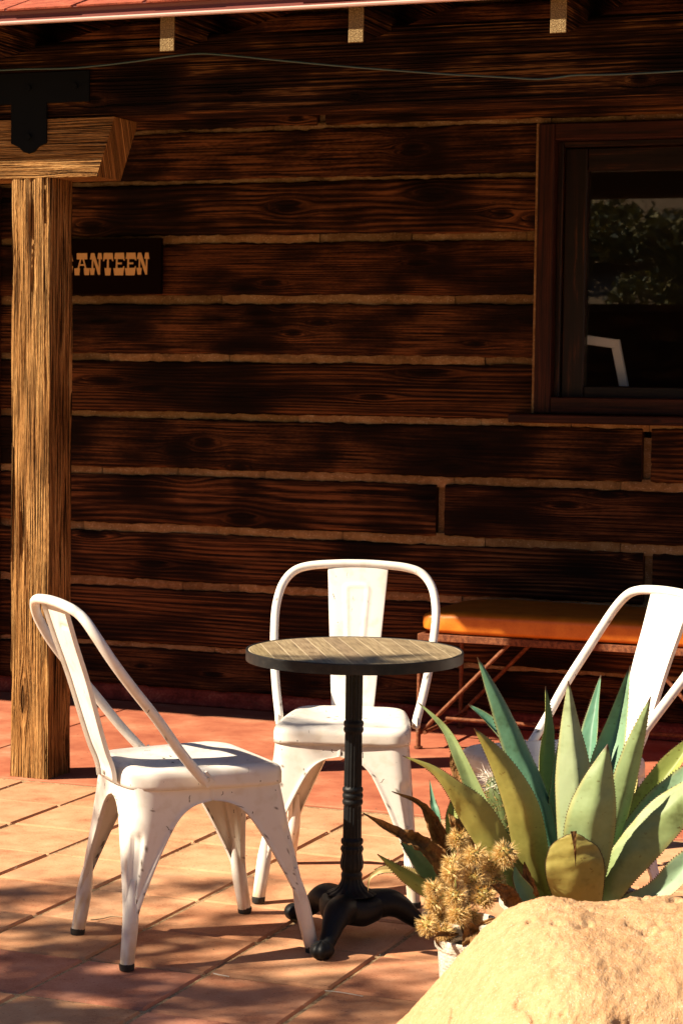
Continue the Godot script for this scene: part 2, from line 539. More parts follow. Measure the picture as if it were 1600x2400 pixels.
func ground() -> void:
	var b := MB.new()
	b.quad(Vector3(-300, -0.05, -300), Vector3(300, -0.05, -300), Vector3(300, -0.05, 300), Vector3(-300, -0.05, 300))
	structure(put("ground", b.done(M.dirt)))
	# the patio: sandy bed with square clay pavers laid on it, parallel to the cabin
	var turn := deg_to_rad(21.6)
	var pu := Vector3(cos(turn), 0, sin(turn))
	var pv := Vector3(-sin(turn), 0, cos(turn))
	var org := gnd(48, 2327)
	var edge := (w0 + wn * 1.67 - org).dot(pv)     # where the porch slab begins
	b = MB.new()
	var c1 := org + pu * -9.0 + pv * edge
	var c2 := org + pu * 9.0 + pv * edge
	b.quad(c1 - Vector3(0, .006, 0), c2 - Vector3(0, .006, 0), c2 + pv * 10.0 - Vector3(0, .006, 0), c1 + pv * 10.0 - Vector3(0, .006, 0))
	var bed := structure(put("patio_paving", b.done(M.grout)))
	var pitch := 0.305
	var variants := []
	for k in 10:
		var m := MB.new()
		var tone := rng.randf_range(0.92, 1.1)
		var red := 0.0 if k < 4 else rng.randf_range(0.06, 0.22)
		m.cur = Color(tone * (1.0 - red * 0.25), tone * rng.randf_range(0.95, 1.03) * (1.0 - red), tone * rng.randf_range(0.92, 1.05) * (1.0 - red * 0.9))
		m.box(Vector3(0, -0.015, 0), Vector3(pitch - rng.randf_range(.009, .014), .03, pitch - rng.randf_range(.009, .014)), 0.005)
		variants.append(m.done(M.paver))
	var half := []
	for i in range(-6, 15):
		for j in range(-8, 8):
			var mid := org + pu * (i + 0.5) * pitch + pv * (j + 0.5) * pitch
			var near := (mid - org).dot(pv)
			if near - pitch / 2 < edge - 0.001:
				continue
			if mid.z > -3.0 or mid.x < -2.6 or mid.x > 2.3:
				continue
			var o := put("paver", variants[(4 + rng.randi() % 6) if mid.z > -5.05 + rng.randfn(0, 0.25) else rng.randi() % 5], bed)
			o.position = mid + Vector3(0, rng.randf_range(-.0018, .0014), 0)
			o.rotation = Vector3(rng.randfn(0, .002), -turn + (rng.randi() % 4) * PI / 2 + rng.randfn(0, .003), rng.randfn(0, .002))
	# cut pieces along the slab
	var rest := fposmod(-edge, pitch)
	if rest > 0.03:
		var m := MB.new()
		m.box(Vector3(0, -0.015, 0), Vector3(pitch - .008, .03, rest - .008), 0.004)
		var cut := m.done(M.paver)
		for i in range(-6, 11):
			var o := put("paver", cut, bed)
			o.position = org + pu * (i + 0.5) * pitch + pv * (edge + rest / 2)
			o.rotation.y = -turn
	# red concrete slab under the porch roof, scored into bays
	var slab := Node3D.new()
	slab.name = "porch_slab"
	add_child(slab)
	structure(slab)
	slab.position = w0
	slab.rotation.y = -WALL_TURN
	var us := [-7.0, -2.55, -1.52, -0.49, 0.72, 2.3, 7.0]
	for k in us.size() - 1:
		var m := MB.new()
		var tone := rng.randf_range(0.93, 1.06)
		m.cur = Color(tone, tone, tone)
		m.box(Vector3((us[k] + us[k + 1]) / 2, -0.0455, 0.835), Vector3(us[k + 1] - us[k] - .006, .09, 1.668), 0.003)
		put("slab_bay", m.done(M.slab), slab)

# --- the cabin ----------------------------------------------------------------------------------
func log_piece(u0: float, u1: float, y0: float, y1: float, seed_: int, kind: String, parent: Node) -> void:
	# a squared, hewn timber: face grid with wandering edges, axe scallops, a drying split or two
	var n := FastNoiseLite.new()
	n.seed = seed_
	n.frequency = 1.0
	var m := MB.new()
	var tone := rng.randf_range(0.7, 1.3)
	m.cur = Color(tone, tone * rng.randf_range(0.9, 1.06), tone * rng.randf_range(0.8, 1.1))
	m.uo = Vector2(rng.randf() * 2.4, rng.randf() * 0.6)
	var cols := maxi(4, int((u1 - u0) / 0.022))
	var first := m.v.size()
	var prof := [[0.0, -0.09], [0.0, -0.022], [0.012, -0.007], [0.045, 0.0]]
	for k in range(1, 16):
		prof.append([0.045 + 0.91 * k / 16.0, 0.002])
	prof.append_array([[0.955, 0.0], [0.988, -0.007], [1.0, -0.022], [1.0, -0.09]])
	var s1 := rng.randf_range(0.2, 0.8)
	var ku := rng.randf_range(0.7, 1.4)
	var kv := rng.randf_range(0.6, 1.3)
	var c1 := rng.randf_range(-1.5, 2.0)
	for k in cols + 1:
		var u := lerpf(u0, u1, k / float(cols))
		var a := y0 + n.get_noise_2d(u * 2.0, 1.0) * 0.006 + n.get_noise_2d(u * 22.0, 5.0) * 0.005 + n.get_noise_2d(u * 75.0, 8.0) * 0.004
		var b := y1 + n.get_noise_2d(u * 2.0, 20.0) * 0.006 + n.get_noise_2d(u * 22.0, 25.0) * 0.005 + n.get_noise_2d(u * 75.0, 28.0) * 0.004
		var ends := 0.006 if k == 0 or k == cols else 0.0
		var split := s1 + n.get_noise_2d(u * 1.2, 40.0) * 0.16
		for q in prof:
			var y := lerpf(a, b, q[0])
			var z: float = q[1] + n.get_noise_2d(u * 2.0, y * 9.0) * 0.007 + n.get_noise_2d(u * 5.0, y * 38.0) * 0.004 - ends
			z -= 0.014 * smoothstep(0.035, 0.0, absf(q[0] - split)) * smoothstep(0.9, 0.5, absf(u - c1))
			m.vert(Vector3(u, y, z), Vector2(u * ku, y * kv))
	var w := prof.size()
	for k in cols:
		for j in w - 1:
			var i := first + k * w + j
			m.ix.append_array(PackedInt32Array([i, i + 1, i + w + 1, i, i + w + 1, i + w]))
	for e in [0, cols]:
		var ring := PackedVector3Array()
		for j in w:
			ring.append(m.v[first + e * w + j])
		m.fan(ring, Vector3(u0 if e == 0 else u1, (y0 + y1) / 2, -0.05), e == 0)
	put("log", m.done(M[kind]), parent)

func mortar_strip(u0: float, u1: float, y: float, th: float, seed_: int, parent: Node) -> void:
	# hand-struck chinking, broken into lengths
	var n := FastNoiseLite.new()
	n.seed = seed_
	n.frequency = 1.0
	var m := MB.new()
	var tone := rng.randf_range(0.6, 1.25)
	m.cur = Color(tone, tone * rng.randf_range(0.94, 1.03), tone * rng.randf_range(0.88, 1.05))
	var sunk := rng.randf_range(-0.004, 0.006)
	var cols := maxi(3, int((u1 - u0) / 0.035))
	var rows := []
	for j in 6:
		rows.append(PackedVector3Array())
	for k in cols + 1:
		var u := lerpf(u0, u1, k / float(cols))
		for j in 6:
			var f := j / 5.0
			var yy: float = y - th / 2 - 0.012 + (th + 0.024) * f
			var z := -0.013 - sunk - 0.006 * (2.0 * f - 1.0) * (2.0 * f - 1.0) + n.get_noise_2d(u * 14.0, yy * 30.0) * 0.006
			if k == 0 or k == cols:
				z -= 0.006
			rows[j].append(Vector3(u, yy, z))
	rows.reverse()
	m.grid(rows)
	put("mortar_joint", m.done(M.mortar), parent)

func cabin() -> void:
	var c := thing("log_cabin", "dark squared-log cabin with pale mortar joints, porch roof and window", "building", w0, -WALL_TURN)
	# wall: mortar bed with the timbers as pieces
	var b := MB.new()
	b.box(Vector3(-2.12, 1.6, -0.125), Vector3(6.5, 3.2, 0.17))
	b.box(Vector3(4.4, 1.6, -0.125), Vector3(4.2, 3.2, 0.17))
	b.box(Vector3(1.72, 0.57, -0.125), Vector3(1.156, 1.14, 0.17))
	b.box(Vector3(1.72, 2.765, -0.125), Vector3(1.156, 0.87, 0.17))
	var wall := put("wall", b.done(M.mortar), c)
	var ys := [0.066, 0.235, 0.493, 0.722, 0.956, 1.188, 1.424, 1.659, 1.901, 2.133, 2.337, 2.56, 2.8]
	var th := [0.0, 0.016, 0.030, 0.032, 0.030, 0.026, 0.028, 0.034, 0.030, 0.014, 0.014, 0.03, 0.03]
	var cuts := {0: [2.4], 1: [-1.6], 2: [1.595], 3: [0.769], 4: [1.581], 5: [-1.9], 6: [-1.5], 7: [-1.8], 8: [], 9: [], 10: [0.25], 11: [1.2]}
	for r in ys.size() - 1:
		var y0: float = ys[r] + th[r] / 2
		var y1: float = ys[r + 1] - th[r + 1] / 2
		var spans := []
		var from := -2.4
		var stops: Array = cuts[r].duplicate()
		if y1 > 1.22 and y0 < 2.33 and y1 - 0.05 > 1.2:
			stops.append("window")
		for s in stops:
			if s is String:
				spans.append([from, 1.132])
				from = 2.31
			else:
				spans.append([from, s - 0.018])
				from = s + 0.018
		spans.append([from, 3.1])
		for s in spans:
			log_piece(s[0], s[1], y0, y1, 100 + r * 7 + int(s[0] * 10), "log" if rng.randf() < 0.55 else "log_wavy", wall)
	for r in range(1, ys.size() - 1):
		var u := -2.4
		while u < 3.1:
			var e := u + rng.randf_range(0.25, 1.1)
			if not (ys[r] > 1.2 and ys[r] < 2.33 and e > 1.13 and u < 2.31):
				mortar_strip(u, e - 0.003, ys[r], th[r], 300 + r * 31 + int(u * 10), wall)
			elif u < 1.1:
				mortar_strip(u, 1.128, ys[r], th[r], 300 + r * 31 + int(u * 10), wall)
			u = e
	# end grain patches of nails, low plinth
	b = MB.new()
	b.box(Vector3(0.3, 0.028, -0.06), Vector3(9.0, 0.076, 0.10), 0.012)
	put("plinth", b.done(M.plinth), c)
	window(c)
	# dark board beside the porch post, the edge of a doorway
	b = MB.new()
	b.box(Vector3(-1.235, 1.1, 0.012), Vector3(0.10, 2.06, 0.04), 0.004)
	put("door_casing", b.done(M.trim), c)
	# post, bolster, beam, iron strap
	post(c)
	var bo := 1.655
	b = MB.new()
	b.uo = Vector2(0.3, 0.1)
	var fz := bo
	var bz := bo - 0.17
	var pr := [Vector2(-0.55, 1.996), Vector2(0.128, 1.996), Vector2(0.192, 2.186), Vector2(-0.55, 2.186)]
	solid_prism(b, pr, bz, fz)
	put("bolster_block", b.done(M.post), c)
	b = MB.new()
	b.uo = Vector2(0.1, 0.05)
	b.box(Vector3(0.4, 2.312, bo - 0.085), Vector3(8.6, 0.246, 0.16), 0.008)
	put("beam", b.done(M.beam), c)
	b = MB.new()
	var s0 := wpx(212, 166, bo)
	var s1 := wpx(212, 238, bo)
	var v0 := wpx(30, 238, bo)
	var v1 := wpx(112, 335, bo)
	var mid := (v0.x + v1.x) / 2
	var hw := (v1.x - v0.x) / 2
	var poly := [Vector2(mid - hw, s1.y), Vector2(2 * mid - s0.x, s1.y), Vector2(2 * mid - s0.x, s0.y), Vector2(s0.x, s0.y), Vector2(s0.x, s1.y), Vector2(mid + hw, s1.y), Vector2(mid + hw, v1.y), Vector2(mid + hw * .55, v1.y - .012), Vector2(mid + hw * .3, v1.y - .028), Vector2(mid, v1.y - .034), Vector2(mid - hw * .3, v1.y - .028), Vector2(mid - hw * .55, v1.y - .012), Vector2(mid - hw, v1.y)]
	poly.reverse()
	solid_prism(b, poly, bo + 0.001, bo + 0.009)
	var strap := put("iron_strap", b.done(M.strap), c)
	for p in [Vector2(mid, s1.y + .05), Vector2(mid, v1.y + .02), Vector2(s0.x - .05, s1.y + .05), Vector2(2 * mid - s0.x + .05, s1.y + .05)]:
		b = MB.new()
		b.tube(PackedVector3Array([Vector3(p.x, p.y, bo + .008), Vector3(p.x, p.y, bo + .018)]), 0.011, 6)
		put("bolt", b.done(M.strap), strap)
	roof(c)
	# the room behind the window
	b = MB.new()
	b.box(Vector3(1.6, 1.4, -2.25), Vector3(3.4, 2.7, 0.06))
	b.box(Vector3(-0.1, 1.4, -1.23), Vector3(0.06, 2.7, 1.98))
	b.box(Vector3(3.3, 1.4, -1.23), Vector3(0.06, 2.7, 1.98))
	b.box(Vector3(1.6, 0.03, -1.23), Vector3(3.34, 0.06, 1.98))
	b.box(Vector3(1.6, 2.78, -1.23), Vector3(3.34, 0.06, 1.98))
	put("interior_wall", b.done(M.room), c)

func solid_prism(b: MB, poly: Array, z0: float, z1: float) -> void:
	# poly runs anticlockwise (seen from +z) or clockwise; both sides are drawn
	var pts := PackedVector2Array(poly)
	var idx := Geometry2D.triangulate_polygon(pts)
	if not Geometry2D.is_polygon_clockwise(pts):
		pass
	for k in range(0, idx.size(), 3):
		var t := [pts[idx[k]], pts[idx[k + 1]], pts[idx[k + 2]]]
		if (t[1] - t[0]).cross(t[2] - t[0]) > 0:
			t.reverse()
		var i := b.vert(Vector3(t[0].x, t[0].y, z1), t[0]); b.vert(Vector3(t[1].x, t[1].y, z1), t[1]); b.vert(Vector3(t[2].x, t[2].y, z1), t[2])
		b.ix.append_array(PackedInt32Array([i, i + 1, i + 2]))
		i = b.vert(Vector3(t[0].x, t[0].y, z0), t[0]); b.vert(Vector3(t[2].x, t[2].y, z0), t[2]); b.vert(Vector3(t[1].x, t[1].y, z0), t[1])
		b.ix.append_array(PackedInt32Array([i, i + 1, i + 2]))
	var n := pts.size()
	var area := 0.0
	for k in n:
		area += pts[k].cross(pts[(k + 1) % n])
	for k in n:
		var p := pts[k]
		var q := pts[(k + 1) % n]
		if area > 0:
			var s := p; p = q; q = s
		b.quad(Vector3(p.x, p.y, z1), Vector3(q.x, q.y, z1), Vector3(q.x, q.y, z0), Vector3(p.x, p.y, z0), p, q, q + Vector2(0, z1 - z0), p + Vector2(0, z1 - z0))

func post(c: Node) -> void:
	# weathered square post, checked and worn: fine grid displaced along the grain
	var n := FastNoiseLite.new()
	n.seed = 5
	n.frequency = 1.0
	n.fractal_octaves = 2
	var m := MB.new()
	var h := 1.996
	var rows := []
	var half := 0.0755
	var per := 76
	for r in 81:
		var y := h * r / 80.0
		var row := PackedVector3Array()
		for k in per:
			var a := 4.0 * (k + 0.5) / per
			var f := int(a)
			var s := (a - f) * 2.0 - 1.0
			var e := maxf(0.0, absf(s) - 0.9) / 0.1
			var d := half - 0.010 * e * e
			d += n.get_noise_2d(s * 9.0 + f * 31.0, y * 0.9) * 0.004
			var g := n.get_noise_2d(s * 24.0 + f * 57.0, y * 1.3 + s)
			d -= maxf(0.0, g - 0.12) * 0.022
			d += n.get_noise_2d(f * 11.0, y * 1.6) * 0.003
			var p: Vector2
			match f:
				0: p = Vector2(s * half, d)
				1: p = Vector2(d, -s * half)
				2: p = Vector2(-s * half, -d)
				_: p = Vector2(-d, s * half)
			row.append(Vector3(p.x, y, p.y))
		rows.append(row)
	rows.reverse()
	var first := m.v.size()
	m.grid(rows, true)
	for r in 81:
		for k in per:
			m.t[first + r * per + k] = Vector2(h * (80 - r) / 80.0, k * 0.6 / per)
	var o := put("porch_post", m.done(M.post), c)
	o.position = Vector3(-0.114, 0.0, 1.578)
	o.rotation.y = -0.03

func roof(c: Node) -> void:
	var pitch := deg_to_rad(16.0)
	var z1 := 1.905
	var dir := Vector3(0, sin(pitch), -cos(pitch))
	var nrm := Vector3(0, cos(pitch), sin(pitch))
	# rafters
	for k in range(-6, 8):
		var u := 0.4916 + 0.6196 * k
		var m := MB.new()
		m.uo = Vector2(rng.randf(), rng.randf())
		var a := Vector2(z1 - 0.015, 2.3475)
		var pr := [a, a + Vector2(0, .128), Vector2(-0.3, a.y + .128 + (a.x + .3) * tan(pitch)), Vector2(-0.3, a.y + (a.x + .3) * tan(pitch))]
		var sides := MB.new()
		sides.uo = Vector2(rng.randf(), rng.randf())
		solid_prism(sides, pr, -0.0245, 0.0245)
		var o := put("rafter", sides.done(M.beam), c)
		o.transform = Transform3D(Basis(Vector3(0, 0, 1), Vector3(0, 1, 0), Vector3(-1, 0, 0)), Vector3(u, 0, 0))
		m.box(Vector3(a.x - 0.001, a.y + .064, 0), Vector3(.006, .126, .048), .002)
		put("rafter_end", m.done(M.end_grain), o)
	# deck and shingles
	var b := MB.new()
	var bas := Basis(Vector3(1, 0, 0), nrm, nrm.cross(Vector3(1, 0, 0)) * -1.0)
	var start := Vector3(0, 2.481, z1 + 0.005)
	b.box(start + dir * 3.0 + nrm * 0.0 + Vector3(0.4, 0.0, 0), Vector3(9.4, 0.016, 6.0), 0.0, Basis(Vector3(1, 0, 0), nrm, -dir))
	var deck := put("roof_deck", b.done(M.beam), c)
	var field := MB.new()
	field.box(start + dir * 3.46 + nrm * 0.014 + Vector3(0.4, 0, 0), Vector3(9.4, 0.006, 5.2), 0.0, Basis(Vector3(1, 0, 0), nrm, -dir))
	var rf := put("roof", field.done(M.roof_red), c)
	var vars := []
	for k in 6:
		var m := MB.new()
		var tone := rng.randf_range(0.75, 1.15)
		m.cur = Color(tone, tone, tone)
		m.box(Vector3.ZERO, Vector3(.235 + rng.randf_range(-.03, .004), .007, .17), .001)
		vars.append(m.done(M.roof_red))
	for r in 7:
		var u := -0.9 + (0.11 if r % 2 else 0.0)
		while u < 2.2:
			var o := put("shingle", vars[rng.randi() % 6], rf)
			var tilt := Basis(Vector3(1, 0, 0), 0.05)
			o.transform = Transform3D(Basis(Vector3(1, 0, 0), nrm, -dir) * tilt, start + dir * (0.06 + r * 0.115 + rng.randf_range(-.006, .006)) + nrm * 0.0235 + Vector3(u, 0, 0))
			u += 0.243
	# gutter strip under the shingles and its pale lip
	b = MB.new()
	solid_prism(b, [Vector2(z1 + .012, 2.4935), Vector2(z1 + .030, 2.4935), Vector2(z1 + .030, 2.4905), Vector2(z1 + .020, 2.488), Vector2(z1 + .014, 2.479), Vector2(z1 + .015, 2.469), Vector2(z1 + .024, 2.4615), Vector2(z1 + .024, 2.4585), Vector2(z1 + .008, 2.4585), Vector2(z1 + .006, 2.485)], -4.3, 4.3)
	var g := put("gutter_strip", b.done(M.gutter), c)
	g.transform = Transform3D(Basis(Vector3(0, 0, 1), Vector3(0, 1, 0), Vector3(-1, 0, 0)), Vector3(0.4, 0, 0))
	b = MB.new()
	solid_prism(b, [Vector2(z1 + .006, 2.4495), Vector2(z1 + .030, 2.4485), Vector2(z1 + .032, 2.4535), Vector2(z1 + .028, 2.4580), Vector2(z1 + .006, 2.4580)], -4.3, 4.3)
	var lip := put("drip_lip", b.done(M.drip), c)
	lip.transform = g.transform

func window(c: Node) -> void:
	var b := MB.new()
	var x0 := 1.143
	var x1 := 2.30
	var y0 := 1.225
	var y1 := 2.322
	# casing round the opening
	var w := put("window", frame(x0, x1, y0, y1, 0.064, -0.10, 0.012, M.trim, 0.004), c)
	put("jamb", frame(x0 + .064, x1 - .064, y0 + .0, y1 - .064, 0.022, -0.19, -0.035, M.sash, 0.003), w)
	put("sash", frame(x0 + .086, x1 - .086, y0 + .02, y1 - .088, 0.088, -0.115, -0.06, M.sash, 0.005), w)
	b.quad(Vector3(1.29, 2.16, -0.088), Vector3(2.16, 2.16, -0.088), Vector3(2.16, 1.31, -0.088), Vector3(1.29, 1.31, -0.088))
	put("pane", b.done(M.glass), w)
	b = MB.new()
	b.quad(Vector3(1.29, 2.16, -0.100), Vector3(2.16, 2.16, -0.100), Vector3(2.16, 1.31, -0.100), Vector3(1.29, 1.31, -0.100))
	put("pane", b.done(M.glass), w)  # second sheet behind the first, added to strengthen the mirrored image
	b = MB.new()
	b.box(Vector3(1.73, 1.2065, 0.020), Vector3(1.34, 0.034, 0.11), 0.004)
	put("sill", b.done(M.trim), w)
	b = MB.new()
	b.box(Vector3(1.137, 1.775, -0.02), Vector3(0.0115, 1.10, 0.04), 0.002)
	put("mortar_joint", b.done(M.mortar), w)

func frame(x0: float, x1: float, y0: float, y1: float, wide: float, z0: float, z1: float, m: Material, bev: float) -> Mesh:
	var b := MB.new()
	var d := z1 - z0
	var z := (z0 + z1) / 2
	b.uo = Vector2(rng.randf(), rng.randf())
	b.box(Vector3(x0 + wide / 2, (y0 + y1) / 2, z), Vector3(wide, y1 - y0, d), bev)
	b.uo = Vector2(rng.randf(), rng.randf())
	b.box(Vector3(x1 - wide / 2, (y0 + y1) / 2, z), Vector3(wide, y1 - y0, d), bev)
	b.uo = Vector2(rng.randf(), rng.randf())
	b.box(Vector3((x0 + x1) / 2, y1 - wide / 2, z), Vector3(x1 - x0 - 2 * wide, wide, d - .002), bev)
	b.uo = Vector2(rng.randf(), rng.randf())
	b.box(Vector3((x0 + x1) / 2, y0 + wide / 2, z), Vector3(x1 - x0 - 2 * wide, wide, d - .002), bev)
	return b.done(m)

func sign_and_cable() -> void:
	var s := thing("wall_sign", "dark wooden sign with tan western lettering on the log wall", "sign", w0, -WALL_TURN)
	var b := MB.new()
	b.box(Vector3(-0.676, 1.794, 0.019), Vector3(0.498, 0.226, 0.022), 0.002)
	put("board", b.done(M.sign_board), s)
	var k := 1.0 / 3445.0
	var at := Vector2(-0.427 - 1355 * k, 1.8035)
	var enn := [[1003, 325], [1052, 325], [1125, 535], [1128, 410], [1103, 410], [1115, 325], [1165, 325], [1178, 412], [1150, 412], [1145, 632], [1118, 632], [1041, 425], [1034, 537], [1062, 537], [1050, 632], [998, 632], [983, 537], [1013, 537], [1017, 415], [985, 415]]
	var tee := [[468, 325], [605, 325], [616, 440], [600, 440], [592, 412], [545, 412], [545, 537], [578, 537], [568, 640], [492, 640], [480, 537], [515, 537], [520, 412], [478, 412], [470, 440], [455, 440]]
	var ee := [[645, 325], [782, 325], [795, 435], [782, 435], [770, 412], [684, 412], [680, 460], [748, 460], [748, 485], [680, 485], [682, 537], [765, 537], [778, 512], [790, 512], [770, 640], [635, 640], [620, 540], [655, 540], [660, 412], [632, 412]]
	var aa := [[[40, 325], [200, 325], [203, 412], [38, 412]], [[130, 412], [152, 412], [190, 537], [166, 537]], [[88, 412], [110, 412], [74, 537], [52, 537]], [[96, 480], [147, 480], [152, 502], [90, 502]], [[150, 537], [240, 537], [230, 635], [162, 635]], [[-2, 537], [88, 537], [78, 635], [8, 635]]]
	var cc := [[[-165, 325], [-45, 325], [-25, 440], [-40, 440], [-55, 412], [-190, 412]], [[-180, 412], [-145, 412], [-145, 537], [-180, 537]], [[-190, 537], [-60, 537], [-40, 505], [-25, 505], [-45, 640], [-165, 640]]]
	var letters := [cc, aa, [shift(enn, -738)], [tee], [ee], [shift(ee, 180)], [enn]]
	for l in letters:
		var m := MB.new()
		for part in l:
			var poly := []
			for p in part:
				poly.append(at + Vector2(p[0] * k, (480 - p[1]) * k))
			solid_prism(m, poly, 0.0305, 0.0335)
		put("letter", m.done(M.sign_letter), s)
	# cable strung along under the eave
	var pts := PackedVector3Array()
	for p in [[-700, 120], [-350, 158], [-60, 165], [60, 162], [160, 160], [240, 153], [330, 142], [400, 132], [470, 125.5], [540, 130], [640, 140], [780, 153], [900, 163], [1050, 174], [1180, 181], [1240, 185], [1275, 185], [1310, 181], [1350, 176], [1450, 174], [1600, 166], [1800, 150]]:
		pts.append(wpx(p[0], p[1], 1.72))
	b = MB.new()
	b.tube(catmull(pts, 5), 0.0032, 7)
	var o := put("string_cable", b.done(M.cable))
	o.position = w0
	o.rotation.y = -WALL_TURN
	tag(o, "thin dark green cable strung in front of the porch beam", "cable")
	# what stands inside behind the glass
	var f := thing("display_frame", "white frame standing inside behind the window glass", "frame", w0, -WALL_TURN)
	var q0 := wpx(1330, 790, -0.17)
	var q1 := wpx(1442, 806, -0.21)
	var q2 := wpx(1466, 930, -0.20)
	var foot := q1 + (q2 - q1) * (q1.y - 0.06) / (q1.y - q2.y)
	var foot0 := Vector3(q0.x - 0.1, 0.06, q0.z)
	for e in [[q0, q1], [q1, foot], [q0, foot0]]:
		var ax: Vector3 = (e[1] - e[0]).normalized()
		var zz := Vector3(0, 0, 1)
		zz = (zz - ax * zz.dot(ax)).normalized()
		b = MB.new()
		b.box((e[0] + e[1]) / 2, Vector3((e[1] - e[0]).length() + 0.03, 0.036, 0.02), 0.003, Basis(ax, zz.cross(ax), zz))
		put("frame_bar", b.done(M.frame_white), f)

func shift(p: Array, dx: float) -> Array:
	return p.map(func(q): return [q[0] + dx, q[1]])

func hills() -> void:
	# the scrubby hillside across the way, which the window mirrors
	var look := Vector3(-0.576, 0, 0.817)
	var side := Vector3(0.817, 0, 0.576)
	var n := FastNoiseLite.new()
	n.seed = 3
	n.frequency = 0.03
	var rows := []
	for r in 26:
		var row := PackedVector3Array()
		for k in 41:
			row.append(hill_at(n, 24.0 + r * 4.0, (k - 20) * 5.0, look, side))
		rows.append(row)
	var m := MB.new()
	m.grid(rows)
	structure(put("hillside", m.done(M.dirt)))
	var sh := MB.new()
	var r2 := RandomNumberGenerator.new()
	r2.seed = 12
	for k in 800:
		var d := Vector3(r2.randfn(), absf(r2.randfn()) * 0.8, r2.randfn()).normalized() * r2.randf_range(0.55, 1.0)
		var a := Vector3(r2.randfn(), r2.randfn(), r2.randfn()).normalized() * 0.1
		var b := Vector3(r2.randfn(), r2.randfn(), r2.randfn()).normalized() * 0.1
		sh.cur = [Color(.05, .07, .02), Color(.13, .14, .04), Color(.30, .27, .07), Color(.46, .37, .10)][r2.randi() % 4]
		sh.tri(d + a, d + b, d - a * 0.6 - b * 0.6)
	var mm := MultiMesh.new()
	mm.transform_format = MultiMesh.TRANSFORM_3D
	mm.mesh = sh.done(M.scrub)
	mm.instance_count = 700
	for k in 700:
		var p := hill_at(n, 27.0 + 80.0 * pow(r2.randf(), 1.5), r2.randf_range(-70, 70), look, side)
		if k < 140:
			p = hill_at(n, r2.randf_range(25.0, 36.0), r2.randf_range(-16, 16), look, side)
		var s := r2.randf_range(0.6, 1.7)
		mm.set_instance_transform(k, Transform3D(Basis(Vector3.UP, r2.randf() * TAU).scaled(Vector3(s * 1.2, s, s * 1.2)), p))
	var mi := MultiMeshInstance3D.new()
	mi.multimesh = mm
	mi.name = "hillside_scrub"
	add_child(mi)
	tag(mi, "dark green and golden scrub covering the hillside", "scrub")
	mi.set_meta("kind", "stuff")

func shed() -> void:
	# low dark timber shed across the yard, seen only as a dark band in the window glass
	var look := Vector3(-0.576, 0, 0.817)
	var at := w0 + wd * 1.6 + look * 14.0
	var t := thing("timber_shed", "low dark timber shed across the yard", "building", Vector3(at.x, -0.05, at.z), atan2(look.x, look.z) + PI)
	var b := MB.new()
	b.box(Vector3(0, 1.05, -1.0), Vector3(9.0, 2.1, 2.0), 0.02)
	put("wall", b.done(M.beam), t)
	b = MB.new()
	b.box(Vector3(-2.6, 1.5, -1.2), Vector3(3.4, 3.0, 2.2), 0.02)
	put("tall_bay", b.done(M.beam), t)
	b = MB.new()
	b.box(Vector3(0, 2.14, -1.0), Vector3(9.3, 0.07, 2.4), 0.01)
	put("roof", b.done(M.beam), t)

func hill_at(n: FastNoiseLite, d: float, s: float, look: Vector3, side: Vector3) -> Vector3:
	var p := w0 + wd * 1.5 + look * d + side * s
	p.y = -0.06 + maxf(0.0, d - 26.0) * 0.2 + maxf(0.0, d - 55.0) * 0.12 + n.get_noise_2d(p.x, p.z) * 2.0 * smoothstep(26.0, 60.0, d)
	return p

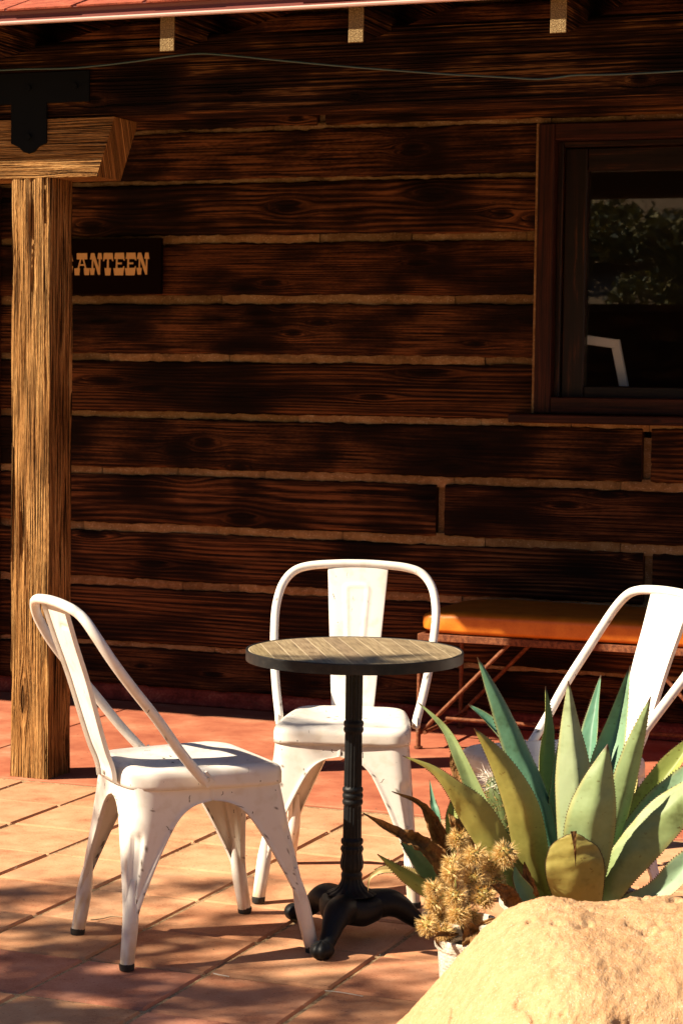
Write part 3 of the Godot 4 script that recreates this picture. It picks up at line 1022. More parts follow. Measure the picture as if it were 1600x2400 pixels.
func tree() -> void:
	# stands out of frame to the left; its thin foliage throws the dapples on the patio
	var foot := Vector3(-6.2, 0, -3.3)
	var t := thing("shade_tree", "slender tree with sparse drooping foliage beside the patio", "tree", foot)
	var r := RandomNumberGenerator.new()
	r.seed = 21
	var b := MB.new()
	var path := catmull(PackedVector3Array([Vector3(0, -0.1, 0), Vector3(.1, 1.0, .05), Vector3(.05, 2.0, -.05), Vector3(.3, 3.2, -.1), Vector3(.5, 4.2, -.2)]), 5)
	var radii := []
	for k in path.size():
		radii.append(lerpf(0.16, 0.05, k / float(path.size() - 1)))
	b.tube(path, radii, 10)
	put("trunk", b.done(M.bark), t)
	var st := sun_to()
	var spots := []
	for p in [[5, 2100], [30, 2108], [120, 2088], [230, 2178], [110, 2200], [265, 2200], [60, 2295], [160, 2300], [300, 2315], [400, 2245], [440, 2210], [30, 2395], [140, 2380], [560, 2335], [650, 2325], [800, 2320], [930, 2322], [900, 2385], [780, 2395], [420, 2335], [340, 2395], [1000, 2355], [-80, 2150], [-120, 2250], [-60, 2340], [200, 2255], [20, 2240], [230, 2420], [500, 2430], [700, 2440], [-150, 2400]]:
		spots.append([gnd(p[0], p[1]), r.randf_range(3.0, 4.4), r.randf_range(0.10, 0.17), 1.0])
	for p in [[130, 2076], [480, 2072], [530, 2146], [640, 2070], [420, 2085], [880, 2072]]:
		spots.append([gnd(p[0], p[1]), r.randf_range(3.6, 4.6), r.randf_range(0.08, 0.11), 0.4])
	spots.append([gnd(760, 1548, 0.7), 4.0, 0.09, 0.8])
	spots.append([gnd(850, 1552, 0.7), 4.0, 0.09, 0.9])
	spots.append([gnd(620, 1556, 0.7), 4.1, 0.07, 0.5])
	spots.append([gnd(760, 1695, 0.45), 4.0, 0.09, 0.6])
	var leaf := MB.new()
	leaf.quad(Vector3(-.05, 0, 0), Vector3(-.01, .002, .013), Vector3(.05, 0, 0), Vector3(-.01, .002, -.013))
	var where := []
	for s in spots:
		var g: Vector3 = s[0]
		var c: Vector3 = g + st * ((s[1] - g.y) / st.y) - foot
		b = MB.new()
		var from: Vector3 = path[clampi(int(path.size() * r.randf_range(0.45, 0.95)), 0, path.size() - 1)]
		var midp: Vector3 = (from + c) / 2 + Vector3(0, 0.35, 0) + Vector3(r.randfn(), r.randfn(), r.randfn()) * 0.12
		b.tube(catmull(PackedVector3Array([from, midp, c]), 6), [.022, .02, .019, .018, .016, .015, .013, .011, .009, .008, .006, .005, .004], 6)
		put("branch", b.done(M.bark), t)
		for k in int(42 * s[3]):
			# sprays hang in streaks
			var d: Vector3 = Vector3(r.randfn() * 1.5, r.randfn() * 0.7, r.randfn() * 0.8) * s[2] * 0.55
			where.append(Transform3D(Basis.from_euler(Vector3(r.randfn() * 0.7, r.randf() * TAU, r.randfn() * 0.7)).scaled(Vector3.ONE * r.randf_range(0.8, 1.5)), c + d))
	var mm := MultiMesh.new()
	mm.transform_format = MultiMesh.TRANSFORM_3D
	mm.mesh = leaf.done(M.tree_leaf)
	mm.instance_count = where.size()
	for k in where.size():
		mm.set_instance_transform(k, where[k])
	var mi := MultiMeshInstance3D.new()
	mi.multimesh = mm
	mi.name = "crown"
	t.add_child(mi)
	mi.set_meta("kind", "stuff")

func bench() -> void:
	var t := thing("upholstered_bench", "orange vinyl bench on a rusty rod frame under the window", "bench", w0, -WALL_TURN)
	var u0 := 0.878
	var u1 := 2.05
	var z0 := 0.045
	var z1 := 0.565
	# cushion: superellipsoid slab, slightly crowned
	var m := MB.new()
	var rows := []
	var n := FastNoiseLite.new()
	n.seed = 9
	n.frequency = 3.0
	for r in 17:
		var ph := -PI / 2 + PI * r / 16.0
		var row := PackedVector3Array()
		for k in 120:
			var a := TAU * k / 120.0
			var ca := signf(cos(a)) * pow(absf(cos(a)), 0.11)
			var sa := signf(sin(a)) * pow(absf(sin(a)), 0.22)
			var cph := pow(maxf(cos(ph), 0.0), 0.15)
			var sph := signf(sin(ph)) * pow(absf(sin(ph)), 0.45)
			var p := Vector3((u0 + u1) / 2 + ca * cph * (u1 - u0) / 2, 0.464, (z0 + z1) / 2 + sa * cph * (z1 - z0) / 2)
			p.y += sph * 0.040 + (0.012 * (1.0 - pow(cph, 8.0)) if ph > 0 else 0.0)
			p += Vector3(0, n.get_noise_3d(p.x, p.y * 3, p.z) * 0.006, n.get_noise_3d(p.x * 2, 4, p.z) * 0.005 + 0.003 * n.get_noise_3d(p.x * 9, p.y * 8, 3))
			row.append(p)
		rows.append(row)
	rows.reverse()
	m.grid(rows, true)
	put("cushion", m.done(M.vinyl), t)
	m = MB.new()
	m.box(Vector3((u0 + u1) / 2, 0.411, z1 - .012), Vector3(u1 - u0, 0.026, 0.018), 0.002)
	m.box(Vector3((u0 + u1) / 2, 0.411, z0 + .012), Vector3(u1 - u0, 0.026, 0.018), 0.002)
	m.box(Vector3(u0 + .009, 0.411, (z0 + z1) / 2), Vector3(0.018, 0.026, z1 - z0 - .044), 0.002)
	m.box(Vector3(u1 - .009, 0.411, (z0 + z1) / 2), Vector3(0.018, 0.026, z1 - z0 - .044), 0.002)
	put("seat_rail", m.done(M.rust), t)
	for u in [u0 + .008, u1 - .008]:
		for z in [z0 + .01, z1 - .008]:
			m = MB.new()
			m.tube(PackedVector3Array([Vector3(u, 0.002, z), Vector3(u, 0.2, z), Vector3(u, 0.40, z)]), 0.0085, 8)
			m.tube(PackedVector3Array([Vector3(u, 0.001, z), Vector3(u, 0.008, z)]), 0.016, 10)
			put("leg", m.done(M.rust), t)
	for z in [z0 + .022, z1 - .022]:
		for s in [-1.0, 1.0]:
			var ue := u0 + .01 if s < 0 else u1 - .01
			m = MB.new()
			m.tube(PackedVector3Array([Vector3(ue, 0.055, z), Vector3(ue - s * 0.33, 0.40, z)]), 0.0075, 8)
			put("brace", m.done(M.rust), t)
	for u in [u0 + .03, u1 - .03]:
		m = MB.new()
		m.tube(PackedVector3Array([Vector3(u, 0.06, z0 + .01), Vector3(u, 0.06, z1 - .01)]), 0.0075, 8)
		put("side_rod", m.done(M.rust), t)
	m = MB.new()
	m.tube(PackedVector3Array([Vector3(u0 + .03, 0.075, (z0 + z1) / 2), Vector3(u1 - .03, 0.075, (z0 + z1) / 2)]), 0.0075, 8)
	put("stretcher", m.done(M.rust), t)

# --- chairs ---------------------------------------------------------------------------------------
func corner_at(sx: float, sz: float, y: float) -> Vector3:
	var seat := Vector2(0.1775 * sx, 0.1745) if sz > 0 else Vector2(0.1465 * sx, -0.1845)
	var foot := Vector2(0.213 * sx, 0.252) if sz > 0 else Vector2(0.183 * sx, -0.226)
	var f := clampf((0.412 - y) / 0.412, 0, 1)
	f = f * 0.92 + 0.08 * f * f
	var p := seat.lerp(foot, f)
	return Vector3(p.x, y, p.y)

func flange(y: float, half: float, apex: float, tall: float) -> float:
	var d := apex - y
	if d <= 0:
		return half
	var least := lerpf(0.076, 0.019, smoothstep(0.05, 0.285, d))
	var f := minf(d / tall, 1.0)
	return half - (half - least) * pow(1.0 - pow(1.0 - f, 2.4), 1.0 / 2.4)

func chair_leg(sx: float, sz: float) -> MB:
	var m := MB.new()
	var rows := []
	var ys := []
	for k in 10:
		ys.append(0.412 - 0.042 * k / 9.0)
	for k in range(1, 25):
		var f := k / 24.0
		ys.append(0.370 - 0.14 * f * f)
	for k in range(1, 30):
		ys.append(0.230 - 0.132 * k / 29.0)
	var wear := FastNoiseLite.new()
	wear.seed = int(3 + sx * 2 + sz * 5)
	wear.frequency = 1.0
	var cols := []
	for y in ys:
		var c := corner_at(sx, sz, y)
		var ax := corner_at(-sx, sz, y) - c
		var az := corner_at(sx, -sz, y) - c
		var ex := ax.normalized()
		var ez := az.normalized()
		var wx := flange(y, ax.length() / 2, 0.372, 0.15)
		var wz := flange(y, az.length() / 2, 0.372, 0.15)
		var outx := -ez            # outward of the face that runs along x
		var outz := -ex
		var rad := lerpf(0.020, 0.052, smoothstep(0.10, 0.40, y))
		rad = minf(rad, minf(wx, wz) * 0.8)
		var inn := (ex + ez).normalized()
		var row := PackedVector3Array()
		row.append(c + ex * (wx + 0.001) - outx * 0.010)
		row.append(c + ex * (wx + 0.0035) + outx * 0.0005)
		row.append(c + ex * (wx + 0.001) + outx * 0.0035)
		row.append(c + ex * (wx - 0.005) + outx * 0.0015)
		row.append(c + ex * (wx - 0.009))
		for k in range(1, 5):
			row.append(c + ex * lerpf(wx - 0.009, rad, k / 5.0))
		var deep := 0.0115 * smoothstep(0.315, 0.285, y) * smoothstep(0.10, 0.16, y)
		for k in 13:
			var q := k / 12.0
			var p := c + ex * rad * (1 - q) * (1 - q) + ez * rad * q * q
			var g := absf(q - 0.5) / 0.33
			p += inn * deep * (1.0 if g < 0.5 else smoothstep(0.95, 0.5, g))
			row.append(p)
		for k in range(1, 5):
			row.append(c + ez * lerpf(rad, wz - 0.009, k / 5.0))
		row.append(c + ez * (wz - 0.009))
		row.append(c + ez * (wz - 0.005) + outz * 0.0015)
		row.append(c + ez * (wz + 0.001) + outz * 0.0035)
		row.append(c + ez * (wz + 0.0035) + outz * 0.0005)
		row.append(c + ez * (wz + 0.001) - outz * 0.010)
		# bare metal where the paint has chipped off the edges
		var crow := []
		for k in row.size():
			var edge := 1.0 if (k < 4 or k > row.size() - 5) else (0.8 if (k in [10, 11, 19, 20]) else 0.0)
			var chip := edge > 0.0 and wear.get_noise_2d(y * 46.0, k * 3.7) + 0.25 * wear.get_noise_2d(y * 160.0, k * 9.1) > 0.60 - 0.14 * edge
			crow.append(Color(.10, .065, .04) if chip else Color(1, 1, 1))
		if sx * sz < 0:
			row.reverse()
			crow.reverse()
		rows.append(row)
		cols.append(crow)
	m.grid(rows, false, 1.0, 1.0, cols)
	m.cur = Color(1, 1, 1)
	# the foot: sheet rolled into a tapering tube
	var path := PackedVector3Array()
	var radii := []
	for k in 6:
		var y: float = [0.20, 0.15, 0.115, 0.09, 0.05, 0.012][k]
		var c := corner_at(sx, sz, y)
		path.append(c + Vector3(-sx, 0, -sz).normalized() * [0.020, 0.0195, 0.0190, 0.0185, 0.0175, 0.0165][k])
		radii.append([0.006, 0.0145, 0.0182, 0.0185, 0.0175, 0.0165][k])
	m.tube(path, radii, 14)
	# ground-in dirt, blotchy, on the lowest part
	for k in m.v.size():
		if m.v[k].y < 0.09 and wear.get_noise_3dv(m.v[k] * 60.0) > m.v[k].y * 7.0 - 0.35 and m.c[k].r > 0.9:
			m.c[k] = Color(.86, .72, .56)
	return m

func seat_outline(inset: float) -> PackedVector2Array:
	var quad := [Vector2(0.183, 0.181), Vector2(0.153, -0.190), Vector2(-0.153, -0.190), Vector2(-0.183, 0.181)]
	var rads := [0.058, 0.075, 0.075, 0.058]
	var out := PackedVector2Array()
	for k in 4:
		var p: Vector2 = quad[k]
		var a: Vector2 = (quad[(k + 3) % 4] - p).normalized()
		var b: Vector2 = (quad[(k + 1) % 4] - p).normalized()
		var r: float = rads[k]
		for j in 11:
			var q := j / 10.0
			out.append(p + a * r * (1 - q) * (1 - q) + b * r * q * q)
		# straight run, slightly bowed
		var s: Vector2 = p + b * r
		var e: Vector2 = quad[(k + 1) % 4] - b * float(rads[(k + 1) % 4])
		for j in range(1, 6):
			var q := j / 6.0
			out.append(s.lerp(e, q) + Vector2(b.y, -b.x) * 0.004 * sin(q * PI) * -1.0)
	if inset != 0.0:
		for k in out.size():
			out[k] = out[k] - out[k].normalized() * inset
	return out

func make_chair() -> Node3D:
	var t := thing("metal_chair", "x", "chair")
	var m := MB.new()
	var rows := []
	for q in [[-0.02, .401], [-0.004, .4025], [0.0, .4125], [0.0, .428], [.003, .440], [.009, .4475], [.018, .4515], [.030, .4520], [.044, .4500], [.062, .4465], [.09, .4435], [.12, .4420], [.15, .4415]]:
		var ring := seat_outline(maxf(q[0], 0.0) if q[0] > -0.01 else 0.012)
		var row := PackedVector3Array()
		for p in ring:
			# front edge rolls down a little
			var y: float = q[1] - 0.006 * smoothstep(0.10, 0.19, p.y) * smoothstep(.43, .45, q[1])
			row.append(Vector3(p.x, y, p.y))
		row.reverse()
		rows.append(row)
	m.grid(rows, true)
	m.fan(rows[rows.size() - 1], Vector3(0, .4413, 0), false)
	m.fan(rows[0], Vector3(0, .401, 0), true)
	var seat := put("seat", m.done(M.paint), t)
	for p in [Vector2(-.03, -.05), Vector2(.03, -.05), Vector2(-.03, .0), Vector2(.03, .0), Vector2(0, -.025), Vector2(-.05, -.025), Vector2(.05, -.025)]:
		m = MB.new()
		var ring := PackedVector3Array()
		for k in 8:
			ring.append(Vector3(p.x + .0065 * cos(TAU * k / 8), .4426, p.y + .0026 * sin(TAU * k / 8)))
		m.fan(ring, Vector3(p.x, .4426, p.y), true)
		put("drain_hole", m.done(M.hole), seat)
	# braces under the seat
	m = MB.new()
	m.box(Vector3(0, .392, 0), Vector3(.30, .016, .022), .003, Basis(Vector3.UP, PI / 4))
	m.box(Vector3(0, .390, 0), Vector3(.30, .016, .022), .003, Basis(Vector3.UP, -PI / 4))
	put("under_brace", m.done(M.paint), t)
	for s in [[1, 1], [-1, 1], [1, -1], [-1, -1]]:
		var leg := put("leg", chair_leg(s[0], s[1]).done(M.paint), t)
		m = MB.new()
		var c := corner_at(s[0], s[1], 0.006) + Vector3(-s[0], 0, -s[1]).normalized() * 0.0165
		c.y = 0.0
		m.tube(PackedVector3Array([c, c + Vector3(0, .010, 0), c + Vector3(0, .015, 0)]), [0.0165, 0.018, 0.0175], 14)
		put("foot_cap", m.done(M.rubber), leg)
	# back hoop
	var hp := PackedVector3Array()
	var half := [Vector3(.1835, .423, -.03), Vector3(.187, .445, -.052), Vector3(.2, .50, -.10), Vector3(.214, .58, -.162), Vector3(.2225, .662, -.230), Vector3(.2225, .718, -.272), Vector3(.21, .770, -.304), Vector3(.182, .806, -.322), Vector3(.14, .822, -.330), Vector3(.07, .829, -.333), Vector3(0, .831, -.334)]
	for k in range(half.size() - 1, -1, -1):
		hp.append(Vector3(-half[k].x, half[k].y, half[k].z))
	hp.reverse()
	for k in range(half.size() - 2, -1, -1):
		hp.append(half[k])
	m = MB.new()
	m.tube(catmull(hp, 8), 0.0118, 12)
	var wear := FastNoiseLite.new()
	wear.seed = 8
	wear.frequency = 1.0
	for k in m.v.size():
		var p: Vector3 = m.v[k]
		if wear.get_noise_3d(p.x * 150.0, p.y * 28.0, p.z * 150.0) > 0.55 and p.y < 0.80:
			m.c[k] = Color(.13, .09, .06)
	var hoop := put("back_hoop", m.done(M.paint), t)
	for s in [-1.0, 1.0]:
		m = MB.new()
		m.box(Vector3(.187 * s, .428, -.028), Vector3(.006, .034, .026), .003, Basis(Vector3(1, 0, 0), -0.68))
		put("hoop_tab", m.done(M.paint), hoop)
		m = MB.new()
		m.tube(PackedVector3Array([Vector3(.188 * s, .428, -.028), Vector3(.194 * s, .428, -.028)]), [.0075, .006], 10)
		put("bolt", m.done(M.bolt), hoop)
	# slat: pressed sheet with turned edges, a raised tongue, and a foot that curls into the seat
	var line := catmull(PackedVector3Array([Vector3(0, .826, -.327), Vector3(0, .745, -.301), Vector3(0, .65, -.268), Vector3(0, .55, -.238), Vector3(0, .49, -.219), Vector3(0, .455, -.205), Vector3(0, .432, -.1985), Vector3(0, .410, -.196)]), 18)
	m = MB.new()
	rows = []
	for k in line.size():
		var p := line[k]
		var d := (line[mini(k + 1, line.size() - 1)] - line[maxi(k - 1, 0)]).normalized()
		var nrm := Vector3(1, 0, 0).cross(d).normalized()
		if nrm.z < 0:
			nrm = -nrm
		var wide := lerpf(0.057, 0.0865, clampf((p.y - 0.41) / 0.43, 0, 1))
		var row := PackedVector3Array()
		row.append(p + Vector3(-wide + .0015, 0, 0) - nrm * 0.013)
		row.append(p + Vector3(-wide, 0, 0) - nrm * 0.003)
		for j in 29:
			var x := (j / 28.0 * 2 - 1)
			var px := x * (wide - 0.0015)
			# tongue outline: narrowing rounded strip
			var tw := lerpf(0.018, 0.034, clampf((p.y - 0.56) / 0.24, 0, 1))
			var dx := absf(px) - tw + 0.012
			var dy := (p.y - 0.772 + 0.012)
			var sd := Vector2(maxf(dx, 0), maxf(dy, 0)).length() + minf(maxf(dx, dy), 0.0) - 0.012
			var emb := 0.0032 * exp(-pow(sd / 0.0042, 2.0)) * smoothstep(0.53, 0.60, p.y) + 0.0008 * smoothstep(0.002, -0.006, sd)
			row.append(p + Vector3(px, 0, 0) + nrm * (emb - 0.002 * x * x * x * x))
		row.append(p + Vector3(wide, 0, 0) - nrm * 0.003)
		row.append(p + Vector3(wide - .0015, 0, 0) - nrm * 0.013)
		rows.append(row)
	m.grid(rows)
	var slat := put("back_slat", m.done(M.paint), t)
	for s in [-1.0, 1.0]:
		m = MB.new()
		m.tube(PackedVector3Array([Vector3(.035 * s, .420, -.196), Vector3(.035 * s, .420, -.201)]), [.007, .0055], 10)
		put("bolt", m.done(M.bolt), slat)
	return t

func chairs() -> void:
	var g := "white metal cafe chairs around the bistro table"
	var a := make_chair()
	a.set_meta("label", "white metal chair turned away, standing in front of the porch post")
	a.set_meta("group", g)
	a.position = Vector3(-0.358, 0.0012, -5.035)
	a.rotation.y = deg_to_rad(116.0)
	var b: Node3D = a.duplicate()
	b.name = numbered("metal_chair")
	add_child(b)
	b.position = Vector3(0.02, 0.0012, -5.65)
	b.rotation.y = deg_to_rad(-5.0)
	b.set_meta("label", "white metal chair directly behind the round table, its back seen over the top")
	var c: Node3D = a.duplicate()
	c.name = numbered("metal_chair")
	add_child(c)
	c.position = Vector3(0.526, 0.0012, -5.15)
	c.rotation.y = deg_to_rad(-64.0)
	c.set_meta("label", "white metal chair half hidden behind the potted agave")

# --- table ------------------------------------------------------------------------------------------
func table() -> void:
	var t := thing("bistro_table", "round bistro table with plank top on a black cast-iron pedestal", "table", Vector3(0.036, 0.0015, -5.1), deg_to_rad(11.0))
	var R := 0.2565
	var H := 0.700
	# top: pale bed with planks on it
	var m := MB.new()
	m.lathe([[0.0, H - .024], [R, H - .024], [R, H - .0007], [0.0, H - .0007]], 64)
	var topn := put("table_top", m.done(M.sign_letter.duplicate()), t)
	var bed: StandardMaterial3D = mat("plank_gap", Color(.43, .35, .23), 0.8)
	topn.mesh.surface_set_material(0, bed)
	var dir := deg_to_rad(9.0 - 11.0)
	for k in 12:
		var x0 := -R + 0.004 + k * (2 * R - 0.008) / 12.0
		var x1 := x0 + (2 * R - 0.008) / 12.0 - 0.0027
		var poly := []
		var n := 9
		for j in n:
			var x := lerpf(x0, x1, j / float(n - 1))
			poly.append(Vector2(x, sqrt(maxf(0.0, (R - .003) * (R - .003) - x * x))))
		for j in n:
			var x := lerpf(x1, x0, j / float(n - 1))
			poly.append(Vector2(x, -sqrt(maxf(0.0, (R - .003) * (R - .003) - x * x))))
		var pm := MB.new()
		var tone := rng.randf_range(0.8, 1.15)
		pm.cur = Color(tone, tone * rng.randf_range(.96, 1.03), tone * rng.randf_range(.9, 1.05))
		pm.uo = Vector2(rng.randf(), rng.randf())
		prism_y(pm, poly, H - .0005, H)
		var o := put("plank", pm.done(M.table_wood), topn)
		o.rotation.y = dir
	m = MB.new()
	m.lathe([[R + .0005, H - .025], [R + .0045, H - .025], [R + .0050, H - .0235], [R + .0050, H - .001], [R + .0045, H + .0008], [R + .0008, H + .0008], [R + .0005, H - .001]], 96)
	put("rim", m.done(M.rim_metal), t)
	# mounting plate and pedestal
	m = MB.new()
	m.lathe([[0.0, H - .0245], [.10, H - .0245], [.10, H - .032], [.03, H - .046], [0.0, H - .046]], 32)
	put("mounting_plate", m.done(M.iron), t)
	m = MB.new()
	var prof := [[.0205, .655, 1], [.0205, .535, 1], [.0200, .530, 0], [.0235, .527, 0], [.0245, .522, 0], [.0235, .517, 0], [.0215, .515, 0], [.0235, .512, 0], [.0245, .507, 0], [.0232, .502, 0], [.0205, .499, 0], [.0205, .494, 1], [.0212, .372, 1], [.0208, .368, 0], [.0240, .366, 0], [.0252, .361, 0], [.0240, .356, 0], [.0222, .354, 0], [.0242, .351, 0], [.0252, .346, 0], [.0240, .341, 0], [.0222, .339, 0], [.0242, .336, 0], [.0252, .331, 0], [.0240, .326, 0], [.0210, .323, 0], [.0215, .318, 1], [.0222, .247, 1], [.0225, .243, 0], [.0262, .240, .4], [.0272, .235, .4], [.0262, .230, .4], [.0225, .226, 0], [.0262, .222, .5], [.0278, .216, .8], [.0255, .210, .5], [.0240, .206, .7], [.0262, .196, .7], [.0282, .184, .7], [.0278, .172, .5], [.0245, .164, 0], [.0225, .161, 0], [.0245, .158, 0], [.0262, .153, 0], [.0255, .147, 0], [.0240, .144, 1], [.0265, .134, 1], [.0325, .124, 1], [.0420, .116, 1], [.0540, .1115, 1], [.0595, .1085, 1], [.0590, .106, 0], [.050, .104, 0]]
	m.lathe(prof, 96, Vector3.ZERO, 16, 0.10)
	put("pedestal", m.done(M.iron), t)
	# hub
	m = MB.new()
	var rows := []
	for q in [[.03, .1055], [.062, .1045], [.077, .098], [.085, .086], [.085, .068], [.077, .050], [.058, .040], [.0, .038]]:
		var row := PackedVector3Array()
		for k in 72:
			var a := TAU * k / 72.0
			row.append(Vector3(cos(a), 0, sin(a)) * (q[0] * (1.0 - 0.10 * (0.5 - 0.5 * cos(3.0 * a)))) + Vector3(0, q[1] + 0.004 * cos(3.0 * a), 0))
		rows.append(row)
	m.grid(rows, true)
	put("hub", m.done(M.iron), t)
	for k in 3:
		var leg := put("leg", table_leg().done(M.iron), t)
		leg.rotation.y = TAU * k / 3.0

func prism_y(b: MB, poly: Array, y0: float, y1: float) -> void:
	var pts := PackedVector2Array(poly)
	var idx := Geometry2D.triangulate_polygon(pts)
	for k in range(0, idx.size(), 3):
		var q := [pts[idx[k]], pts[idx[k + 1]], pts[idx[k + 2]]]
		if (q[1] - q[0]).cross(q[2] - q[0]) < 0:
			q.reverse()
		var i := b.vert(Vector3(q[0].x, y1, q[0].y), Vector2(q[0].y, q[0].x)); b.vert(Vector3(q[1].x, y1, q[1].y), Vector2(q[1].y, q[1].x)); b.vert(Vector3(q[2].x, y1, q[2].y), Vector2(q[2].y, q[2].x))
		b.ix.append_array(PackedInt32Array([i, i + 1, i + 2]))
	var n := pts.size()
	for k in n:
		var p := pts[k]
		var q := pts[(k + 1) % n]
		b.quad(Vector3(p.x, y1, p.y), Vector3(p.x, y0, p.y), Vector3(q.x, y0, q.y), Vector3(q.x, y1, q.y))

func table_leg() -> MB:
	# cabriole leg ending in a paw
	var m := MB.new()
	var path := catmull(PackedVector3Array([Vector3(.035, .078, 0), Vector3(.065, .080, 0), Vector3(.095, .080, 0), Vector3(.122, .068, 0), Vector3(.145, .049, 0), Vector3(.168, .031, 0), Vector3(.188, .021, 0), Vector3(.200, .019, 0)]), 5)
	var rows := []
	var n := path.size()
	for k in n:
		var f := k / float(n - 1)
		var d := (path[mini(k + 1, n - 1)] - path[maxi(k - 1, 0)]).normalized()
		var side := Vector3(0, 0, 1)
		var o := side.cross(d) * -1.0
		var wide := lerpf(0.042, 0.0185, smoothstep(0.0, 0.85, f))
		var tall := lerpf(0.036, 0.0160, smoothstep(0.1, 0.9, f))
		var row := PackedVector3Array()
		for j in 28:
			var a := TAU * j / 28.0
			var flute := 1.0 - 0.09 * (0.5 - 0.5 * cos(a * 8.0)) * maxf(0.0, sin(a)) * smoothstep(0.3, 0.6, f)
			row.append(path[k] + (side * cos(a) * wide + o * sin(a) * tall) * flute)
		rows.append(row)
	rows.reverse()
	m.grid(rows, true)
	# paw with toes
	rows = []
	for r in 15:
		var ph := -PI / 2 + PI * r / 14.0
		var row := PackedVector3Array()
		for k in 40:
			var a := TAU * k / 40.0
			var toes := 1.0 - 0.11 * (1.0 - absf(sin(a * 3.5))) * maxf(0.0, cos(a)) * (1.0 if ph > -1.2 else 0.3)
			var p := Vector3(cos(a) * cos(ph) * 0.031, sin(ph) * 0.0225, sin(a) * cos(ph) * 0.029) * toes
			p.y = maxf(p.y, -0.0195)
			row.append(Vector3(.210, .0196, 0) + p)
		rows.append(row)
	rows.reverse()
	m.grid(rows, true)
	return m

# --- plants ------------------------------------------------------------------------------------------
func leaf_mesh(pts: Array, origin: Vector3, face: Vector3, cup: float, col: Color, dry := 0.0, seed_ := 1) -> MB:
	# pts: [px, py, depth, width in px]; a thick channelled leaf with toothed margins and a dark end spine
	var m := MB.new()
	var r := RandomNumberGenerator.new()
	r.seed = seed_
	var n := FastNoiseLite.new()
	n.seed = seed_
	n.frequency = 1.0
	var line := PackedVector3Array()
	var wid := PackedVector3Array()
	for p in pts:
		line.append(dep(p[0], p[1], p[2]) - origin)
		wid.append(Vector3(p[3] * (1.0 if dry > 0.3 else 1.14) * p[2] / FOCAL / 2.0, 0, 0))
	var per := 7
	line = catmull(line, per)
	wid = catmull(wid, per)
	var rows := []
	var cols := []
	var cnt := line.size()
	var brown := Color(.07, .032, .015)
	for k in cnt:
		var f := k / float(cnt - 1)
		var d := (line[mini(k + 1, cnt - 1)] - line[maxi(k - 1, 0)]).normalized()
		var side := d.cross(face).normalized()
		var nrm := side.cross(d).normalized()
		var w := maxf(wid[k].x, 0.0006)
		var th := minf(lerpf(0.011, 0.002, f), w * 0.8)
		var row := PackedVector3Array()
		var crow := []
		for q in 22:
			var s: float
			var back := 0.0
			if q < 11:
				s = q / 5.0 - 1.0
			else:
				s = 1.0 - (q - 11) / 5.0
				back = 1.0
			var wob := n.get_noise_2d(f * 6.0, s * 0.8) * (0.10 + dry * 0.9) * w
			var o := nrm * (cup * w * (pow(absf(s), 1.35) - 0.4) + wob - back * th * (1.0 - s * s * 0.85))
			var edge := 1.0 + dry * 0.35 * n.get_noise_2d(f * 14.0, signf(s) * 7.0)
			row.append(line[k] + side * s * w * edge + o)
			var c := col
			c = c.lerp(Color(.42, .36, .12), 0.5 * smoothstep(0.86, 1.0, absf(s)) * (1.0 - dry))
			if dry > 0:
				c = c.lerp(Color(.36, .20, .07), clampf(0.5 + n.get_noise_2d(f * 5.0, s * 3.0), 0, 1) * 0.7)
			c = c.lerp(brown, smoothstep(0.945, 0.965, f))
			crow.append(c)
		rows.append(row)
		cols.append(crow)
	m.grid(rows, true, 1.0, 1.0, cols)
	if dry < 0.3:
		m.cur = Color(.09, .045, .025)
		for k in range(2, cnt * 2 - 4):
			var f := k / float(cnt * 2)
			var i := int(f * (cnt - 1))
			var fr := f * (cnt - 1) - i
			for e in [0, 10]:
				var a: Vector3 = rows[i][e].lerp(rows[i + 1][e], fr)
				var b: Vector3 = rows[i][5].lerp(rows[i + 1][5], fr)
				if (a - b).length() < 0.006:
					continue
				var out := (a - b).normalized()
				var d: Vector3 = (rows[i + 1][e] - rows[i][e]).normalized()
				var s := r.randf_range(0.0022, 0.0040)
				m.tri(a - d * 0.0018, a + d * 0.0018, a + out * s + d * 0.001)
				m.tri(a - d * 0.0018, a + out * s + d * 0.001, a + face * 0.0012)
	return m

func pot(name_: String, label: String, at: Vector3, r0: float, r1: float, h: float, grp := "") -> Node3D:
	var t := thing(name_, label, "plant pot", at, 0.0, grp)
	var n := FastNoiseLite.new()
	n.seed = int(r1 * 1000)
	n.frequency = 8.0
	var rows := []
	for q in [[r0 * .97, 0.0], [r0, .006], [lerpf(r0, r1, .3), h * .3], [lerpf(r0, r1, .6), h * .6], [lerpf(r0, r1, .88), h * .86], [r1 * 1.02, h * .88], [r1 * 1.05, h * .9], [r1 * 1.05, h * .985], [r1 * 1.02, h], [r1 * .94, h * .995], [r1 * .92, h * .95], [r1 * .90, h * .86]]:
		var row := PackedVector3Array()
		for k in 48:
			var a := TAU * k / 48.0
			var rr: float = q[0] + n.get_noise_3d(cos(a), q[1] * 4, sin(a)) * 0.003
			row.append(Vector3(cos(a) * rr, q[1] + n.get_noise_3d(cos(a) * 2, 9, sin(a) * 2) * 0.002 * q[1] / h, sin(a) * rr))
		rows.append(row)
	rows.reverse()
	var m := MB.new()
	m.grid(rows, true)
	put("shell", m.done(M.pot), t)
	m = MB.new()
	var ring := PackedVector3Array()
	for k in 32:
		ring.append(Vector3(cos(TAU * k / 32) * r1 * .905, h * .9, sin(TAU * k / 32) * r1 * .905))
	m.fan(ring, Vector3(0, h * .92, 0), false)
	put("soil", m.done(M.soil), t)
	return t

